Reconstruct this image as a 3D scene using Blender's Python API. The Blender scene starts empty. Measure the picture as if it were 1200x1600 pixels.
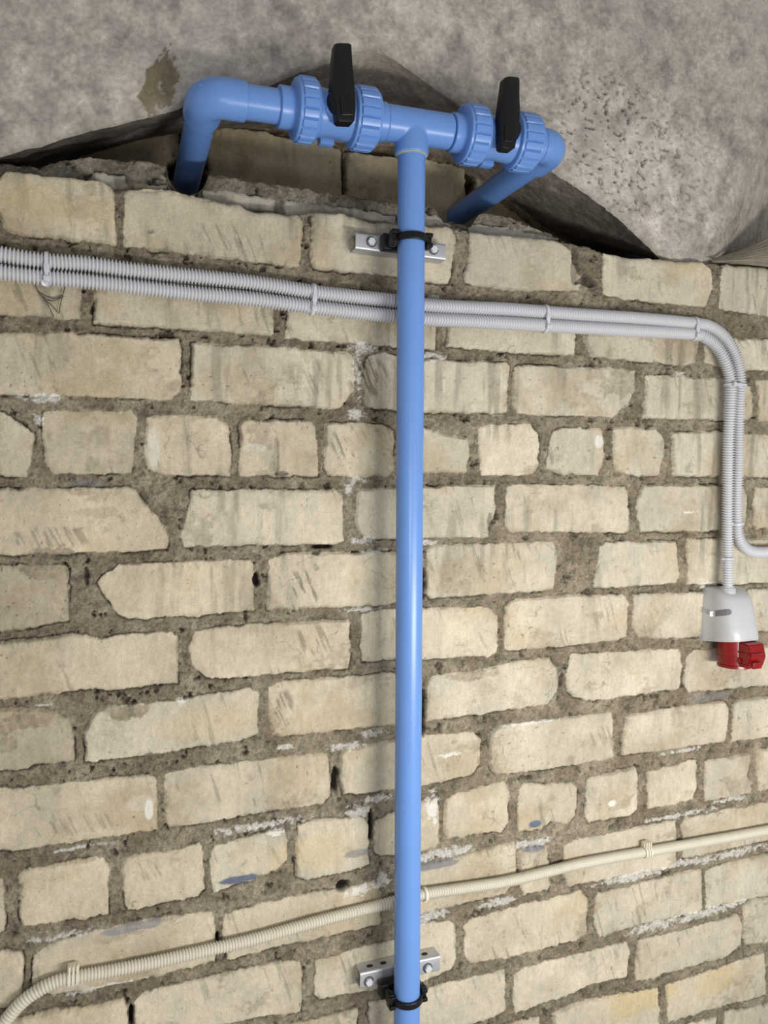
import bpy, bmesh, math
import numpy as np
from mathutils import Vector, Matrix

C = bpy.context.scene.collection
# ------------------------------------------------------------------ camera
F = 1200.0                      # focal length in pixels of the 1200 x 1600 frame
ZC = 1.50                       # camera height
D = 1.109                       # distance from the brick face (plane Y = 0)
xd = np.array([3100.0, 55.0, -F]); xd /= np.linalg.norm(xd)      # world X seen in camera axes
zd = np.array([0.0054, 1.0, 0.0]); zd[2] = -(xd[0]*zd[0] + xd[1]*zd[1])/xd[2]
zd /= np.linalg.norm(zd)
yd = np.cross(zd, xd)                                            # world Y (into the wall)
R = np.stack([xd, yd, zd], 0)                                    # rows: world axes in camera axes -> cam_to_world
cam_data = bpy.data.cameras.new('camera')
cam_data.sensor_fit = 'HORIZONTAL'; cam_data.sensor_width = 36.0; cam_data.lens = 36.0*F/1200.0
cam_data.clip_start = 0.01
cam = bpy.data.objects.new('camera', cam_data); C.objects.link(cam)
M = Matrix([[R[i][j] for j in range(3)] for i in range(3)]).to_4x4()
M.translation = Vector((0, -D, ZC))
cam.matrix_world = M
bpy.context.scene.camera = cam
sc = bpy.context.scene
sc.view_settings.view_transform = 'Standard'; sc.view_settings.look = 'None'
sc.view_settings.gamma = 1.0; sc.view_settings.use_curve_mapping = False
sc.view_settings.exposure = 0.22
# ------------------------------------------------------------------ light
w = bpy.data.worlds.new('world'); sc.world = w; w.use_nodes = True
w.node_tree.nodes['Background'].inputs[0].default_value = (0.97, 0.98, 1.0, 1)
w.node_tree.nodes['Background'].inputs[1].default_value = 0.36
def area(name, loc, target, sx, sy, power, col):
    l = bpy.data.lights.new(name, 'AREA'); l.shape = 'RECTANGLE'; l.size = sx; l.size_y = sy
    l.energy = power; l.color = col
    o = bpy.data.objects.new(name, l); C.objects.link(o); o.location = loc
    o.rotation_euler = (Vector(target)-Vector(loc)).to_track_quat('-Z', 'Y').to_euler()
    return o
area('tube_lamp_light', (0.92, -1.22, 1.02), (0.74, 0, 1.08), 0.75, 0.12, 14.0, (1.0, 0.985, 0.96))
area('hand_lamp_light', (0.10, -1.20, 1.30), (0.60, 0, 1.12), 0.14, 0.14, 2.2, (1.0, 0.985, 0.96))

# ------------------------------------------------------------------ helpers
def P(u, v, Y=0.0):
    """point of the plane y = Y that the photo shows at pixel (u, v)"""
    d = R @ np.array([(u-600.0)/F, (800.0-v)/F, -1.0])
    t = (Y + D)/d[1]
    return np.array([d[0]*t, Y, ZC + d[2]*t])
def lin(r, g=None, b=None):
    c = np.array([r, g, b], float)/255.0
    return np.where(c <= 0.04045, c/12.92, ((c+0.055)/1.055)**2.4)
_rng = np.random.RandomState(7)
_TAB = _rng.rand(256, 256).astype(np.float32)
def vnoise(x, y, seed=0):
    x = x + seed*17.31; y = y + seed*9.77
    xi = np.floor(x).astype(np.int64); yi = np.floor(y).astype(np.int64)
    fx = x-xi; fy = y-yi
    fx = fx*fx*(3-2*fx); fy = fy*fy*(3-2*fy)
    a = _TAB[xi & 255, yi & 255]; b = _TAB[(xi+1) & 255, yi & 255]
    c = _TAB[xi & 255, (yi+1) & 255]; d = _TAB[(xi+1) & 255, (yi+1) & 255]
    return (a*(1-fx)+b*fx)*(1-fy) + (c*(1-fx)+d*fx)*fy
def fbm(x, y, seed=0, octv=4, gain=0.5):
    s = 0; a = 1; t = 0
    for i in range(octv):
        s = s + a*vnoise(x*2**i, y*2**i, seed+i*3); t += a; a *= gain
    return s/t
def sstep(a, b, x):
    t = np.clip((x-a)/(b-a), 0, 1); return t*t*(3-2*t)

def tag(o, label=None, cat=None, group=None, kind=None):
    if label: o['label'] = label
    if cat: o['category'] = cat
    if group: o['group'] = group
    if kind: o['kind'] = kind
    return o
def thing(name, label, cat, loc, group=None):
    o = bpy.data.objects.new(name, None); C.objects.link(o); o.location = Vector([float(q) for q in loc])
    o.empty_display_size = 0.02
    return tag(o, label, cat, group)
def root_loc(p):
    v = Vector((0, 0, 0))
    while p is not None:
        v += p.location; p = p.parent
    return v
def mk(name, verts, faces, mat, parent=None, smooth=True, sharp=None):
    """one mesh object; verts given in world coordinates"""
    me = bpy.data.meshes.new(name)
    off = np.array(root_loc(parent)) if parent is not None else np.zeros(3)
    me.from_pydata([tuple(map(float, np.array(v)-off)) for v in verts], [], faces)
    me.update()
    bm = bmesh.new(); bm.from_mesh(me); bmesh.ops.recalc_face_normals(bm, faces=bm.faces); bm.to_mesh(me); bm.free()
    if smooth:
        me.polygons.foreach_set('use_smooth', [True]*len(me.polygons))
        if sharp: me.set_sharp_from_angle(angle=math.radians(sharp))
    me.materials.append(mat)
    o = bpy.data.objects.new(name, me); C.objects.link(o)
    if parent is not None: o.parent = parent
    return o
class MB:
    def __init__(s): s.v = []; s.f = []
    def add(s, v, f):
        n = len(s.v); s.v += [np.array(q, float) for q in v]; s.f += [tuple(i+n for i in q) for q in f]; return s
    def box(s, c, size, bev=0.0, rot=None):
        bm = bmesh.new(); bmesh.ops.create_cube(bm, size=1.0)
        for q in bm.verts: q.co = Vector((q.co.x*size[0], q.co.y*size[1], q.co.z*size[2]))
        if bev > 0: bmesh.ops.bevel(bm, geom=bm.edges[:], offset=bev, segments=2, affect='EDGES', profile=0.5)
        m = rot if rot is not None else Matrix.Identity(3)
        v = [np.array(m @ q.co) + np.array(c) for q in bm.verts]
        f = [tuple(q.index for q in fa.verts) for fa in bm.faces]
        bm.free(); return s.add(v, f)
    def tube(s, pts, rad, seg=32, cap=True, closed=False):
        pts = [np.array(p, float) for p in pts]; n = len(pts)
        if not hasattr(rad, '__len__'): rad = [rad]*n
        T = []
        for i in range(n):
            a = pts[i-1] if (i > 0 or closed) else pts[i]; b = pts[(i+1) % n] if (i < n-1 or closed) else pts[i]
            t = b-a; l = np.linalg.norm(t)
            T.append(t/l if l > 1e-12 else (T[-1] if T else np.array([1., 0, 0])))
        up = np.array([0, 0, 1.0]) if abs(T[0][2]) < 0.9 else np.array([1.0, 0, 0])
        nrm = np.cross(T[0], up); nrm /= np.linalg.norm(nrm)
        V = []; Fc = []
        cs = [(math.cos(2*math.pi*k/seg), math.sin(2*math.pi*k/seg)) for k in range(seg)]
        for i in range(n):
            nrm = nrm - T[i]*np.dot(nrm, T[i]); nrm /= np.linalg.norm(nrm); b = np.cross(T[i], nrm)
            r = rad[i]
            for k, (c, q) in enumerate(cs):
                rr = r(k, seg) if callable(r) else r
                V.append(pts[i] + nrm*c*rr + b*q*rr)
        for i in range(n-1 + (1 if closed else 0)):
            i2 = (i+1) % n
            for k in range(seg):
                k2 = (k+1) % seg
                Fc.append((i*seg+k, i*seg+k2, i2*seg+k2, i2*seg+k))
        if cap and not closed:
            Fc.append(tuple(range(seg-1, -1, -1))); Fc.append(tuple((n-1)*seg+k for k in range(seg)))
        return s.add(V, Fc)
    def prism(s, poly, y0, y1, bev=0.0):
        """poly: (x, z) points, extruded from y0 (front) to y1, with a chamfer at the front"""
        poly = [np.array(p, float) for p in poly]; n = len(poly); cen = sum(poly)/n
        rings = []
        if bev > 0:
            sm = []
            for i in range(n):
                a, b, c = poly[i-1], poly[i], poly[(i+1) % n]
                e1 = (b-a)/np.linalg.norm(b-a); e2 = (c-b)/np.linalg.norm(c-b)
                m = np.array([-(e1[1]+e2[1]), e1[0]+e2[0]]); m /= max(1e-9, np.linalg.norm(m))
                if np.dot(m, cen-b) < 0: m = -m
                sm.append(b+m*bev)
            rings = [(sm, y0), ([p+(q-p)*0.3 for p, q in zip(poly, sm)], y0+bev*0.35*(1 if y1 > y0 else -1)), (poly, y0+bev*(1 if y1 > y0 else -1)), (poly, y1)]
        else: rings = [(poly, y0), (poly, y1)]
        V = [np.array([p[0], y, p[1]]) for r, y in rings for p in r]
        Fc = []
        for i in range(len(rings)-1):
            for k in range(n): Fc.append((i*n+k, i*n+(k+1) % n, (i+1)*n+(k+1) % n, (i+1)*n+k))
        Fc.append(tuple(range(n))); Fc.append(tuple((len(rings)-1)*n+k for k in range(n-1, -1, -1)))
        return s.add(V, Fc)
    def build(s, name, mat, parent=None, sharp=35): return mk(name, s.v, s.f, mat, parent, True, sharp)
def lathe(axis_o, axis_d, prof, seg=48):
    """prof: list of (distance along the axis, radius or function)"""
    o = np.array(axis_o, float); d = np.array(axis_d, float); d /= np.linalg.norm(d)
    m = MB(); p = [o+d*q[0] for q in prof]; n = len(p)
    up = np.array([0, 0, 1.0]) if abs(d[2]) < 0.9 else np.array([1.0, 0, 0])
    a = np.cross(d, up); a /= np.linalg.norm(a); b = np.cross(d, a)
    V = []; Fc = []
    for i in range(n):
        for k in range(seg):
            t = 2*math.pi*k/seg; r = prof[i][1]; r = r(t) if callable(r) else r
            V.append(p[i]+a*math.cos(t)*r+b*math.sin(t)*r)
    for i in range(n-1):
        for k in range(seg): Fc.append((i*seg+k, i*seg+(k+1) % seg, (i+1)*seg+(k+1) % seg, (i+1)*seg+k))
    Fc.append(tuple(range(seg-1, -1, -1))); Fc.append(tuple((n-1)*seg+k for k in range(seg)))
    return m.add(V, Fc)
def spline(pts, step):
    """Catmull-Rom through pts, resampled at equal steps"""
    pts = [np.array(p, float) for p in pts]; q = [2*pts[0]-pts[1]]+pts+[2*pts[-1]-pts[-2]]
    out = []
    for i in range(1, len(q)-2):
        for t in np.linspace(0, 1, 40, endpoint=False):
            a, b, c, d = q[i-1], q[i], q[i+1], q[i+2]
            out.append(0.5*((2*b)+(c-a)*t+(2*a-5*b+4*c-d)*t*t+(3*b-a-3*c+d)*t**3))
    out.append(q[-2]); out = np.array(out)
    for _ in range(30): out[1:-1] = 0.25*out[:-2]+0.5*out[1:-1]+0.25*out[2:]
    s = np.concatenate([[0], np.cumsum(np.linalg.norm(np.diff(out, axis=0), axis=1))])
    t = np.arange(0, s[-1], step)
    return np.stack([np.interp(t, s, out[:, k]) for k in range(3)], 1), t

# ------------------------------------------------------------------ materials
def mat(name, col, rough=0.5, metal=0.0, noise=0.0, nscale=200.0, bump=0.0, bscale=400.0, spec=0.5, attr=None, wear=None, coat=0.0):
    m = bpy.data.materials.new(name); m.use_nodes = True; nt = m.node_tree; b = nt.nodes['Principled BSDF']
    b.inputs['Roughness'].default_value = rough; b.inputs['Metallic'].default_value = metal
    b.inputs['Specular IOR Level'].default_value = spec
    b.inputs['Coat Weight'].default_value = coat
    tc = nt.nodes.new('ShaderNodeNewGeometry')
    if attr:
        at = nt.nodes.new('ShaderNodeAttribute'); at.attribute_name = attr; src = at.outputs['Color']
    else:
        rg = nt.nodes.new('ShaderNodeRGB'); rg.outputs[0].default_value = (*[float(q) for q in col], 1); src = rg.outputs[0]
    if noise > 0:
        n = nt.nodes.new('ShaderNodeTexNoise'); n.inputs['Scale'].default_value = nscale; n.inputs['Detail'].default_value = 6
        n.inputs['Roughness'].default_value = 0.65
        nt.links.new(tc.outputs['Position'], n.inputs['Vector'])
        r = nt.nodes.new('ShaderNodeMapRange'); r.inputs['From Min'].default_value = 0.25; r.inputs['From Max'].default_value = 0.75
        r.inputs['To Min'].default_value = 1-noise; r.inputs['To Max'].default_value = 1+noise
        nt.links.new(n.outputs['Fac'], r.inputs['Value'])
        mx = nt.nodes.new('ShaderNodeVectorMath'); mx.operation = 'SCALE'
        nt.links.new(src, mx.inputs[0]); nt.links.new(r.outputs['Result'], mx.inputs['Scale']); src = mx.outputs[0]
    if wear is not None:
        n = nt.nodes.new('ShaderNodeTexNoise'); n.inputs['Scale'].default_value = wear[1]; n.inputs['Detail'].default_value = 8
        n.inputs['Roughness'].default_value = 0.7
        nt.links.new(tc.outputs['Position'], n.inputs['Vector'])
        r = nt.nodes.new('ShaderNodeMapRange'); r.inputs['From Min'].default_value = wear[2]; r.inputs['From Max'].default_value = wear[3]
        r.inputs['To Max'].default_value = wear[4]
        nt.links.new(n.outputs['Fac'], r.inputs['Value'])
        mx = nt.nodes.new('ShaderNodeMix'); mx.data_type = 'RGBA'
        nt.links.new(r.outputs['Result'], mx.inputs[0]); nt.links.new(src, mx.inputs[6])
        mx.inputs[7].default_value = (*[float(q) for q in wear[0]], 1); src = mx.outputs[2]
    nt.links.new(src, b.inputs['Base Color'])
    if bump > 0:
        n = nt.nodes.new('ShaderNodeTexNoise'); n.inputs['Scale'].default_value = bscale; n.inputs['Detail'].default_value = 5
        nt.links.new(tc.outputs['Position'], n.inputs['Vector'])
        bp = nt.nodes.new('ShaderNodeBump'); bp.inputs['Strength'].default_value = 1.0; bp.inputs['Distance'].default_value = bump
        nt.links.new(n.outputs['Fac'], bp.inputs['Height']); nt.links.new(bp.outputs['Normal'], b.inputs['Normal'])
    return m
def masonry():
    m = bpy.data.materials.new('brick_and_mortar'); m.use_nodes = True; nt = m.node_tree; b = nt.nodes['Principled BSDF']
    b.inputs['Roughness'].default_value = 0.93; b.inputs['Specular IOR Level'].default_value = 0.2
    g = nt.nodes.new('ShaderNodeNewGeometry'); at = nt.nodes.new('ShaderNodeAttribute'); at.attribute_name = 'Col'
    def nz(sc_, det, ro, vec=None):
        n = nt.nodes.new('ShaderNodeTexNoise'); n.inputs['Scale'].default_value = sc_; n.inputs['Detail'].default_value = det
        n.inputs['Roughness'].default_value = ro; nt.links.new(vec or g.outputs['Position'], n.inputs['Vector']); return n.outputs['Fac']
    def mr(x, a, b_, c, d):
        r = nt.nodes.new('ShaderNodeMapRange')
        for k_, v_ in zip(('From Min', 'From Max', 'To Min', 'To Max'), (a, b_, c, d)): r.inputs[k_].default_value = v_
        nt.links.new(x, r.inputs['Value']); return r.outputs['Result']
    def mth(op, a, b_):
        n = nt.nodes.new('ShaderNodeMath'); n.operation = op
        for i, q in enumerate((a, b_)):
            if isinstance(q, float): n.inputs[i].default_value = q
            else: nt.links.new(q, n.inputs[i])
        return n.outputs[0]
    def mixf(f, a, b_):
        n = nt.nodes.new('ShaderNodeMix'); n.data_type = 'FLOAT'
        nt.links.new(f, n.inputs[0]); nt.links.new(a, n.inputs[2]); nt.links.new(b_, n.inputs[3]); return n.outputs[0]
    grit = mr(nz(330, 8, 0.78), 0.30, 0.70, 0.50, 1.50)
    grit = mth('MULTIPLY', grit, mr(nz(90, 5, 0.7), 0.3, 0.7, 0.86, 1.14))
    mp = nt.nodes.new('ShaderNodeVectorMath'); mp.operation = 'MULTIPLY'; mp.inputs[1].default_value = (1.0, 1.0, 0.35)
    nt.links.new(g.outputs['Position'], mp.inputs[0])
    face = mth('MULTIPLY', mr(nz(420, 7, 0.72), 0.30, 0.70, 0.86, 1.14), mr(nz(150, 6, 0.7, mp.outputs[0]), 0.3, 0.7, 0.90, 1.10))
    vo = nt.nodes.new('ShaderNodeTexVoronoi'); vo.inputs['Scale'].default_value = 120; nt.links.new(g.outputs['Position'], vo.inputs['Vector'])
    spot = mr(vo.outputs['Distance'], 0.06, 0.16, 0.45, 1.0)
    gate = mr(nz(16, 3, 0.6), 0.52, 0.62, 0.0, 1.0)
    one = nt.nodes.new('ShaderNodeValue'); one.outputs[0].default_value = 1.0
    face = mth('MULTIPLY', face, mixf(gate, one.outputs[0], spot))
    f = mixf(at.outputs['Alpha'], grit, face)
    sc2 = nt.nodes.new('ShaderNodeVectorMath'); sc2.operation = 'SCALE'; nt.links.new(at.outputs['Color'], sc2.inputs[0]); nt.links.new(f, sc2.inputs['Scale'])
    nt.links.new(sc2.outputs[0], b.inputs['Base Color'])
    hgt = mixf(at.outputs['Alpha'], mth('MULTIPLY', nz(260, 8, 0.75), 1.0), mth('MULTIPLY', nz(380, 6, 0.7), 0.32))
    bp = nt.nodes.new('ShaderNodeBump'); bp.inputs['Distance'].default_value = 0.0040; nt.links.new(hgt, bp.inputs['Height'])
    nt.links.new(bp.outputs['Normal'], b.inputs['Normal'])
    return m
M_brick = masonry()
M_conc = mat('concrete', (0, 0, 0), 0.9, noise=0.20, nscale=190, bump=0.0014, bscale=200, spec=0.3, attr='Col')
M_blue = mat('blue_pipe_plastic', lin(104, 145, 209), 0.32, spec=0.5, noise=0.04, nscale=14, wear=(lin(160, 190, 235), 60, 0.70, 0.80, 0.35))
M_black = mat('black_plastic', lin(7, 7, 8), 0.38, spec=0.35, noise=0.2, nscale=300)
M_steel = mat('galvanised_steel', lin(196, 197, 198), 0.5, metal=0.75, noise=0.12, nscale=60, bump=0.0001, bscale=90)
M_hole_shade = mat('hole_shade', lin(28, 27, 26), 0.7, noise=0.2)  # near-black colour standing in for the shade inside the rail holes
M_wash = mat('dull_washer', lin(96, 97, 100), 0.5, metal=0.6, noise=0.1, nscale=300)
M_bolt = mat('zinc_bolt', lin(232, 233, 236), 0.35, metal=0.4, noise=0.1, nscale=400)
M_cond = mat('grey_conduit_plastic', lin(200, 200, 203), 0.40, spec=0.4, noise=0.03, nscale=30)
M_cond2 = mat('cream_conduit_plastic', lin(206, 199, 181), 0.5, spec=0.35, noise=0.05, nscale=60, wear=(lin(150, 135, 110), 35, 0.56, 0.75, 0.5))
M_tie = mat('clear_white_nylon', lin(198, 199, 204), 0.35, spec=0.5, noise=0.03)
M_tie2 = mat('cream_nylon_with_plaster', lin(220, 212, 192), 0.6, noise=0.12, nscale=150)
M_house = mat('grey_housing_plastic', lin(186, 186, 186), 0.36, spec=0.5, noise=0.02)
M_slot = mat('dark_grey_slot', lin(112, 112, 114), 0.5, noise=0.04)
M_red = mat('red_socket_plastic', lin(128, 7, 10), 0.28, spec=0.5, noise=0.05, nscale=40)
M_white = mat('white_plastic', lin(235, 235, 235), 0.4, noise=0.02)
M_web = mat('dusty_cobweb', lin(78, 70, 60), 0.95, noise=0.3)
M_straw = mat('dusty_fibre', lin(140, 130, 112), 0.95, noise=0.25, nscale=90, bump=0.001, bscale=200)

# ------------------------------------------------------------------ brick layout, traced 3x from the photo
# tile origin in the photo, then outlines in that tile's thrice enlarged pixels
TILE = dict(A=(0, 250), B=(400, 250), C=(800, 350), D=(0, 600), E=(400, 600), F=(800, 700), G=(0, 950), H=(400, 950),
            I=(800, 950), J=(0, 1200), K=(400, 1200), L=(800, 1200))
BR = '''
A -30,120 20,45 150,55 480,88 532,120 545,400 330,370 90,345 35,320 -20,230
A 580,130 760,128 1000,180 1200,225 1400,255 1425,300 1402,505 1200,475 580,405
B 265,240 420,245 560,285 660,292 820,300 920,312 938,390 905,575 860,578 640,545 280,505 262,470
B 1005,335 1200,345 1430,372 1480,440 1530,560 1515,622 1200,605 985,580 975,545 1000,450
C 435,130 560,150 900,175 938,210 940,300 905,390 870,388 700,365 520,350 430,330 430,200
C 990,185 1300,200 1300,450 1200,435 970,400
A -330,420 382,500 382,750 180,735 0,725 -330,700
A 442,510 1288,620 1285,820 1200,812 440,765 442,600
B 155,600 850,690 852,885 640,875 140,835
B 905,710 1505,790 1497,912 1200,903 900,872
C 350,430 875,490 875,560 865,650 820,665 700,650 580,640 380,620 345,540
C 905,530 1050,535 1400,548 1400,700 1090,682 970,670 905,650
A -110,800 0,810 340,805 360,825 420,810 840,840 850,900 845,1080 810,1125 600,1115 0,1100 -110,1090
A 905,855 1200,868 1640,905 1662,925 1662,1090 1590,1165 1300,1150 890,1125
B 530,915 600,905 780,930 1180,950 1190,1000 1175,1180 1100,1190 780,1180 515,1160 510,1000
C 10,680 60,655 530,680 580,690 575,780 545,850 480,905 300,900 30,890 5,850
C 630,710 740,705 990,725 1090,735 1130,760 1130,900 1110,925 830,915 625,910
C 1160,725 1500,745 1500,940 1155,925
D -230,110 0,130 110,190 155,230 150,350 120,435 0,425 -230,410
D 205,130 620,125 640,160 632,330 610,420 250,422 210,370 198,200
D 690,160 740,145 1020,152 1070,190 1083,300 1080,432 780,425 690,400 680,340
E -75,190 -60,168 270,168 290,200 290,428 150,432 -80,430
E 325,185 440,180 600,190 650,220 650,400 630,435 340,432 320,400
E 690,195 780,200 860,230 1000,255 1005,300 995,415 770,415 690,415
E 1045,210 1090,190 1290,190 1325,240 1328,390 1300,425 1060,430 1045,330
C 195,970 240,955 420,960 437,1000 435,1100 415,1180 240,1175 160,1150 170,1060
C 485,955 680,955 720,1010 718,1060 695,1180 600,1182 490,1160 475,1080
C 760,975 1010,970 1015,1185 760,1180
C 1045,985 1280,992 1280,1190 1045,1185
D -330,480 0,487 600,487 640,500 700,590 770,660 795,710 780,775 600,785 330,795 0,800 -330,800
D 905,500 1200,497 1580,498 1615,520 1612,735 1590,750 1200,757 865,760 850,715 880,600
E 480,490 650,485 1120,470 1125,600 1085,680 1095,720 780,722 600,728 510,725 470,650
F -20,180 20,173 530,178 548,215 548,385 520,396 0,395 -30,370 -25,240
F 620,175 980,172 1085,178 1102,230 1100,340 1070,390 610,393 590,330 592,240
F 1140,185 1500,180 1500,375 1150,378 1138,350
D -330,860 0,850 310,850 322,900 320,1115 200,1135 0,1165 -330,1190
D 450,930 560,850 1000,828 1180,825 1193,860 1190,1062 1000,1080 600,1105 560,1080 500,1000
E 60,825 130,797 600,787 768,782 768,1020 600,1035 55,1060
E 805,775 830,757 1280,745 1395,740 1412,790 1405,965 1200,980 900,1000 815,1005 800,980
F 415,470 440,445 650,440 770,435 783,480 783,600 770,635 600,650 380,655 400,560
F 825,430 980,425 1450,430 1450,622 1200,630 1040,640 820,640
G -330,170 0,165 330,130 400,125 470,150 560,130 810,115 835,140 835,350 500,390 440,385 0,435 -330,460
G 890,180 920,105 1200,78 1640,58 1647,220 1635,285 1200,320 1050,335 960,325 905,270 888,200
H 495,30 560,10 770,0 1090,0 1140,35 1135,210 1100,228 770,240 500,250 490,150
F -30,740 20,710 300,690 520,690 545,730 540,880 500,900 250,930 0,950 -30,945
F 570,690 1075,665 1085,870 800,890 600,893 565,840
F 1110,665 1450,650 1450,848 1110,868
G -330,480 0,475 200,480 330,520 345,600 345,715 0,770 -330,810
G 395,590 440,500 520,460 850,430 1060,400 1170,375 1212,400 1215,500 1210,600 1000,650 500,715 400,720
H 60,375 110,352 500,318 765,298 765,540 640,548 130,610 80,600 65,500
H 805,340 830,315 1080,290 1200,250 1380,235 1415,290 1417,390 1370,450 1200,480 800,530
I 280,220 500,205 780,190 798,220 790,380 700,390 440,430 350,437 270,400 255,320
I 820,230 850,200 1000,190 1500,165 1500,350 1100,375 830,395 808,360
G -330,870 0,850 700,785 735,800 740,880 738,1040 500,1080 0,1145 -330,1185
G 778,785 900,755 1200,715 1535,688 1547,720 1547,890 1520,925 1200,965 1000,1000 790,1035 770,1000
H 405,670 640,625 770,600 1020,580 1060,620 1050,750 1020,785 770,835 480,878 410,880 398,780
I -100,600 -60,560 0,548 250,520 470,490 482,530 480,705 250,745 0,780 -70,788 -98,760
I 540,510 700,475 1000,440 1020,470 1015,560 1000,630 800,655 525,695 525,620
I 1045,450 1060,435 1500,392 1500,580 1030,628
J -230,545 0,520 20,530 18,770 0,780 -230,800
J 90,510 130,475 490,420 510,470 508,690 150,745 105,745 90,700
J 575,450 620,420 940,360 955,400 960,570 930,605 640,670 600,670 572,560
J 990,390 1010,365 1200,315 1335,290 1350,340 1345,430 1300,475 1200,515 1000,585 988,500
K 195,270 300,245 510,235 530,270 528,450 490,475 230,525 190,515 188,350
K 560,250 700,180 855,148 866,200 862,360 840,380 640,415 580,410 555,380
K 895,160 940,120 1170,65 1185,110 1185,260 1150,300 910,335 885,310
L 30,105 60,75 280,70 303,95 300,220 260,262 230,250 180,245 140,290 30,300 25,260
L 350,55 590,0 597,40 597,200 560,230 355,255 345,230
L 637,20 865,-40 870,100 850,150 700,185 640,190
L 905,-30 1125,-65 1110,40 1130,70 1122,120 905,158
L 1155,-80 1450,-130 1450,70 1158,110
J -330,900 0,865 100,875 108,900 105,1080 60,1125 0,1135 -330,1200
J 155,880 230,830 480,755 1000,668 1010,700 1008,912 700,985 300,1065 150,1070
J 1048,690 1200,640 1480,585 1780,530 1788,600 1782,735 1400,820 1200,865 1080,905 1045,870
K 650,530 780,470 1000,410 1215,350 1228,400 1225,540 1170,590 780,690 650,715
L 40,390 160,365 175,440 175,570 60,595 38,560
L 245,360 300,335 770,250 778,290 775,470 500,510 400,530 260,558 240,500
L 800,270 820,235 1450,110 1450,310 1200,345 850,420 805,430
J 30,1190 580,1090 600,1130 598,1350 40,1450
J 632,1100 680,1050 1200,935 1405,902 1417,940 1412,1140 1200,1180 640,1290
K 280,900 640,810 765,740 900,715 935,730 940,900 920,950 780,1000 640,1030 300,1090 275,1060
K 975,745 1000,720 1200,655 1525,578 1555,620 1552,775 1510,810 1200,885 1010,915 978,880
L 400,590 890,475 897,520 893,670 600,740 410,790 385,740 390,620
L 915,480 940,470 1450,350 1450,560 910,660
K -120,1265 478,1135 475,1400 -120,1500
K 530,1110 800,1035 1168,945 1172,1130 1130,1165 540,1340
L 10,970 60,930 540,820 555,860 550,985 400,1020 20,1150 5,1100
L 600,810 1060,690 1085,740 1070,830 1000,885 700,970 590,1005 583,960
L 1090,650 1130,625 1450,560 1450,780 1100,838 1088,800
L 200,1160 300,1110 690,1035 692,1100 690,1250 200,1370
L 725,1020 1180,865 1190,950 1188,1065 730,1190
L 1215,855 1500,790 1500,990 1215,1055
L 1000,1150 1450,1050 1450,1270 1000,1370
L -200,1240 130,1170 150,1370 -200,1430
L 740,1230 965,1170 968,1400 740,1430
'''
def px_polys(txt):
    out = []
    for ln in txt.strip().splitlines():
        t = ln.split(); ox, oy = TILE[t[0]]
        out.append([(ox+float(a.split(',')[0])/3.0, oy+float(a.split(',')[1])/3.0) for a in t[1:]])
    return out
def poly_sdf(px, pz, poly):
    d = np.full(px.shape, 1e9); inside = np.zeros(px.shape, bool); n = len(poly)
    for i in range(n):
        ax, az = poly[i]; bx, bz = poly[(i+1) % n]
        ex, ez = bx-ax, bz-az
        wx, wz = px-ax, pz-az
        t = np.clip((wx*ex+wz*ez)/(ex*ex+ez*ez+1e-12), 0, 1)
        d = np.minimum(d, (wx-ex*t)**2+(wz-ez*t)**2)
        c = ((az <= pz) & (bz > pz)) | ((bz <= pz) & (az > pz))
        with np.errstate(divide='ignore', invalid='ignore'):
            xi = ax+(pz-az)*ex/(ez if ez != 0 else 1e-12)
        inside ^= c & (px < xi)
    return np.where(inside, 1, -1)*np.sqrt(d)

def grid_mesh(name, X, Y, Z, col, material, kind='structure', extra=None, mask=None):
    X, Y, Z = np.broadcast_arrays(X, Y, Z)
    nz, nx = X.shape
    V = np.stack([X, Y, Z], -1).reshape(-1, 3)
    idx = np.arange(nz*nx).reshape(nz, nx)
    q = np.stack([idx[:-1, :-1], idx[:-1, 1:], idx[1:, 1:], idx[1:, :-1]], -1).reshape(-1, 4)
    Cc = col.reshape(-1, 3)
    if extra:
        for (eV, eQ, eC) in extra:
            q = np.concatenate([q, eQ+len(V)]); V = np.concatenate([V, eV]); Cc = np.concatenate([Cc, eC])
    me = bpy.data.meshes.new(name)
    me.vertices.add(len(V)); me.vertices.foreach_set('co', V.astype(np.float32).ravel())
    me.loops.add(q.size); me.loops.foreach_set('vertex_index', q.astype(np.int32).ravel())
    me.polygons.add(len(q)); me.polygons.foreach_set('loop_start', np.arange(0, q.size, 4, dtype=np.int32))
    me.polygons.foreach_set('use_smooth', np.ones(len(q), bool))
    me.update(calc_edges=True); me.validate()
    a = me.color_attributes.new('Col', 'FLOAT_COLOR', 'POINT')
    cc = np.zeros((len(V), 4), np.float32); cc[:, :3] = np.clip(Cc, 0.002, 1)
    if mask is not None: cc[:mask.size, 3] = mask.ravel()
    a.data.foreach_set('color', cc.ravel())
    me.materials.append(material)
    o = bpy.data.objects.new(name, me); C.objects.link(o); o['kind'] = kind
    return o
def grid_extra(X, Y, Z, col):
    X, Y, Z = np.broadcast_arrays(X, Y, Z)
    nz, nx = X.shape; idx = np.arange(nz*nx).reshape(nz, nx)
    q = np.stack([idx[:-1, :-1], idx[:-1, 1:], idx[1:, 1:], idx[1:, :-1]], -1).reshape(-1, 4)
    return np.stack([X, Y, Z], -1).reshape(-1, 3), q, col.reshape(-1, 3)

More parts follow.
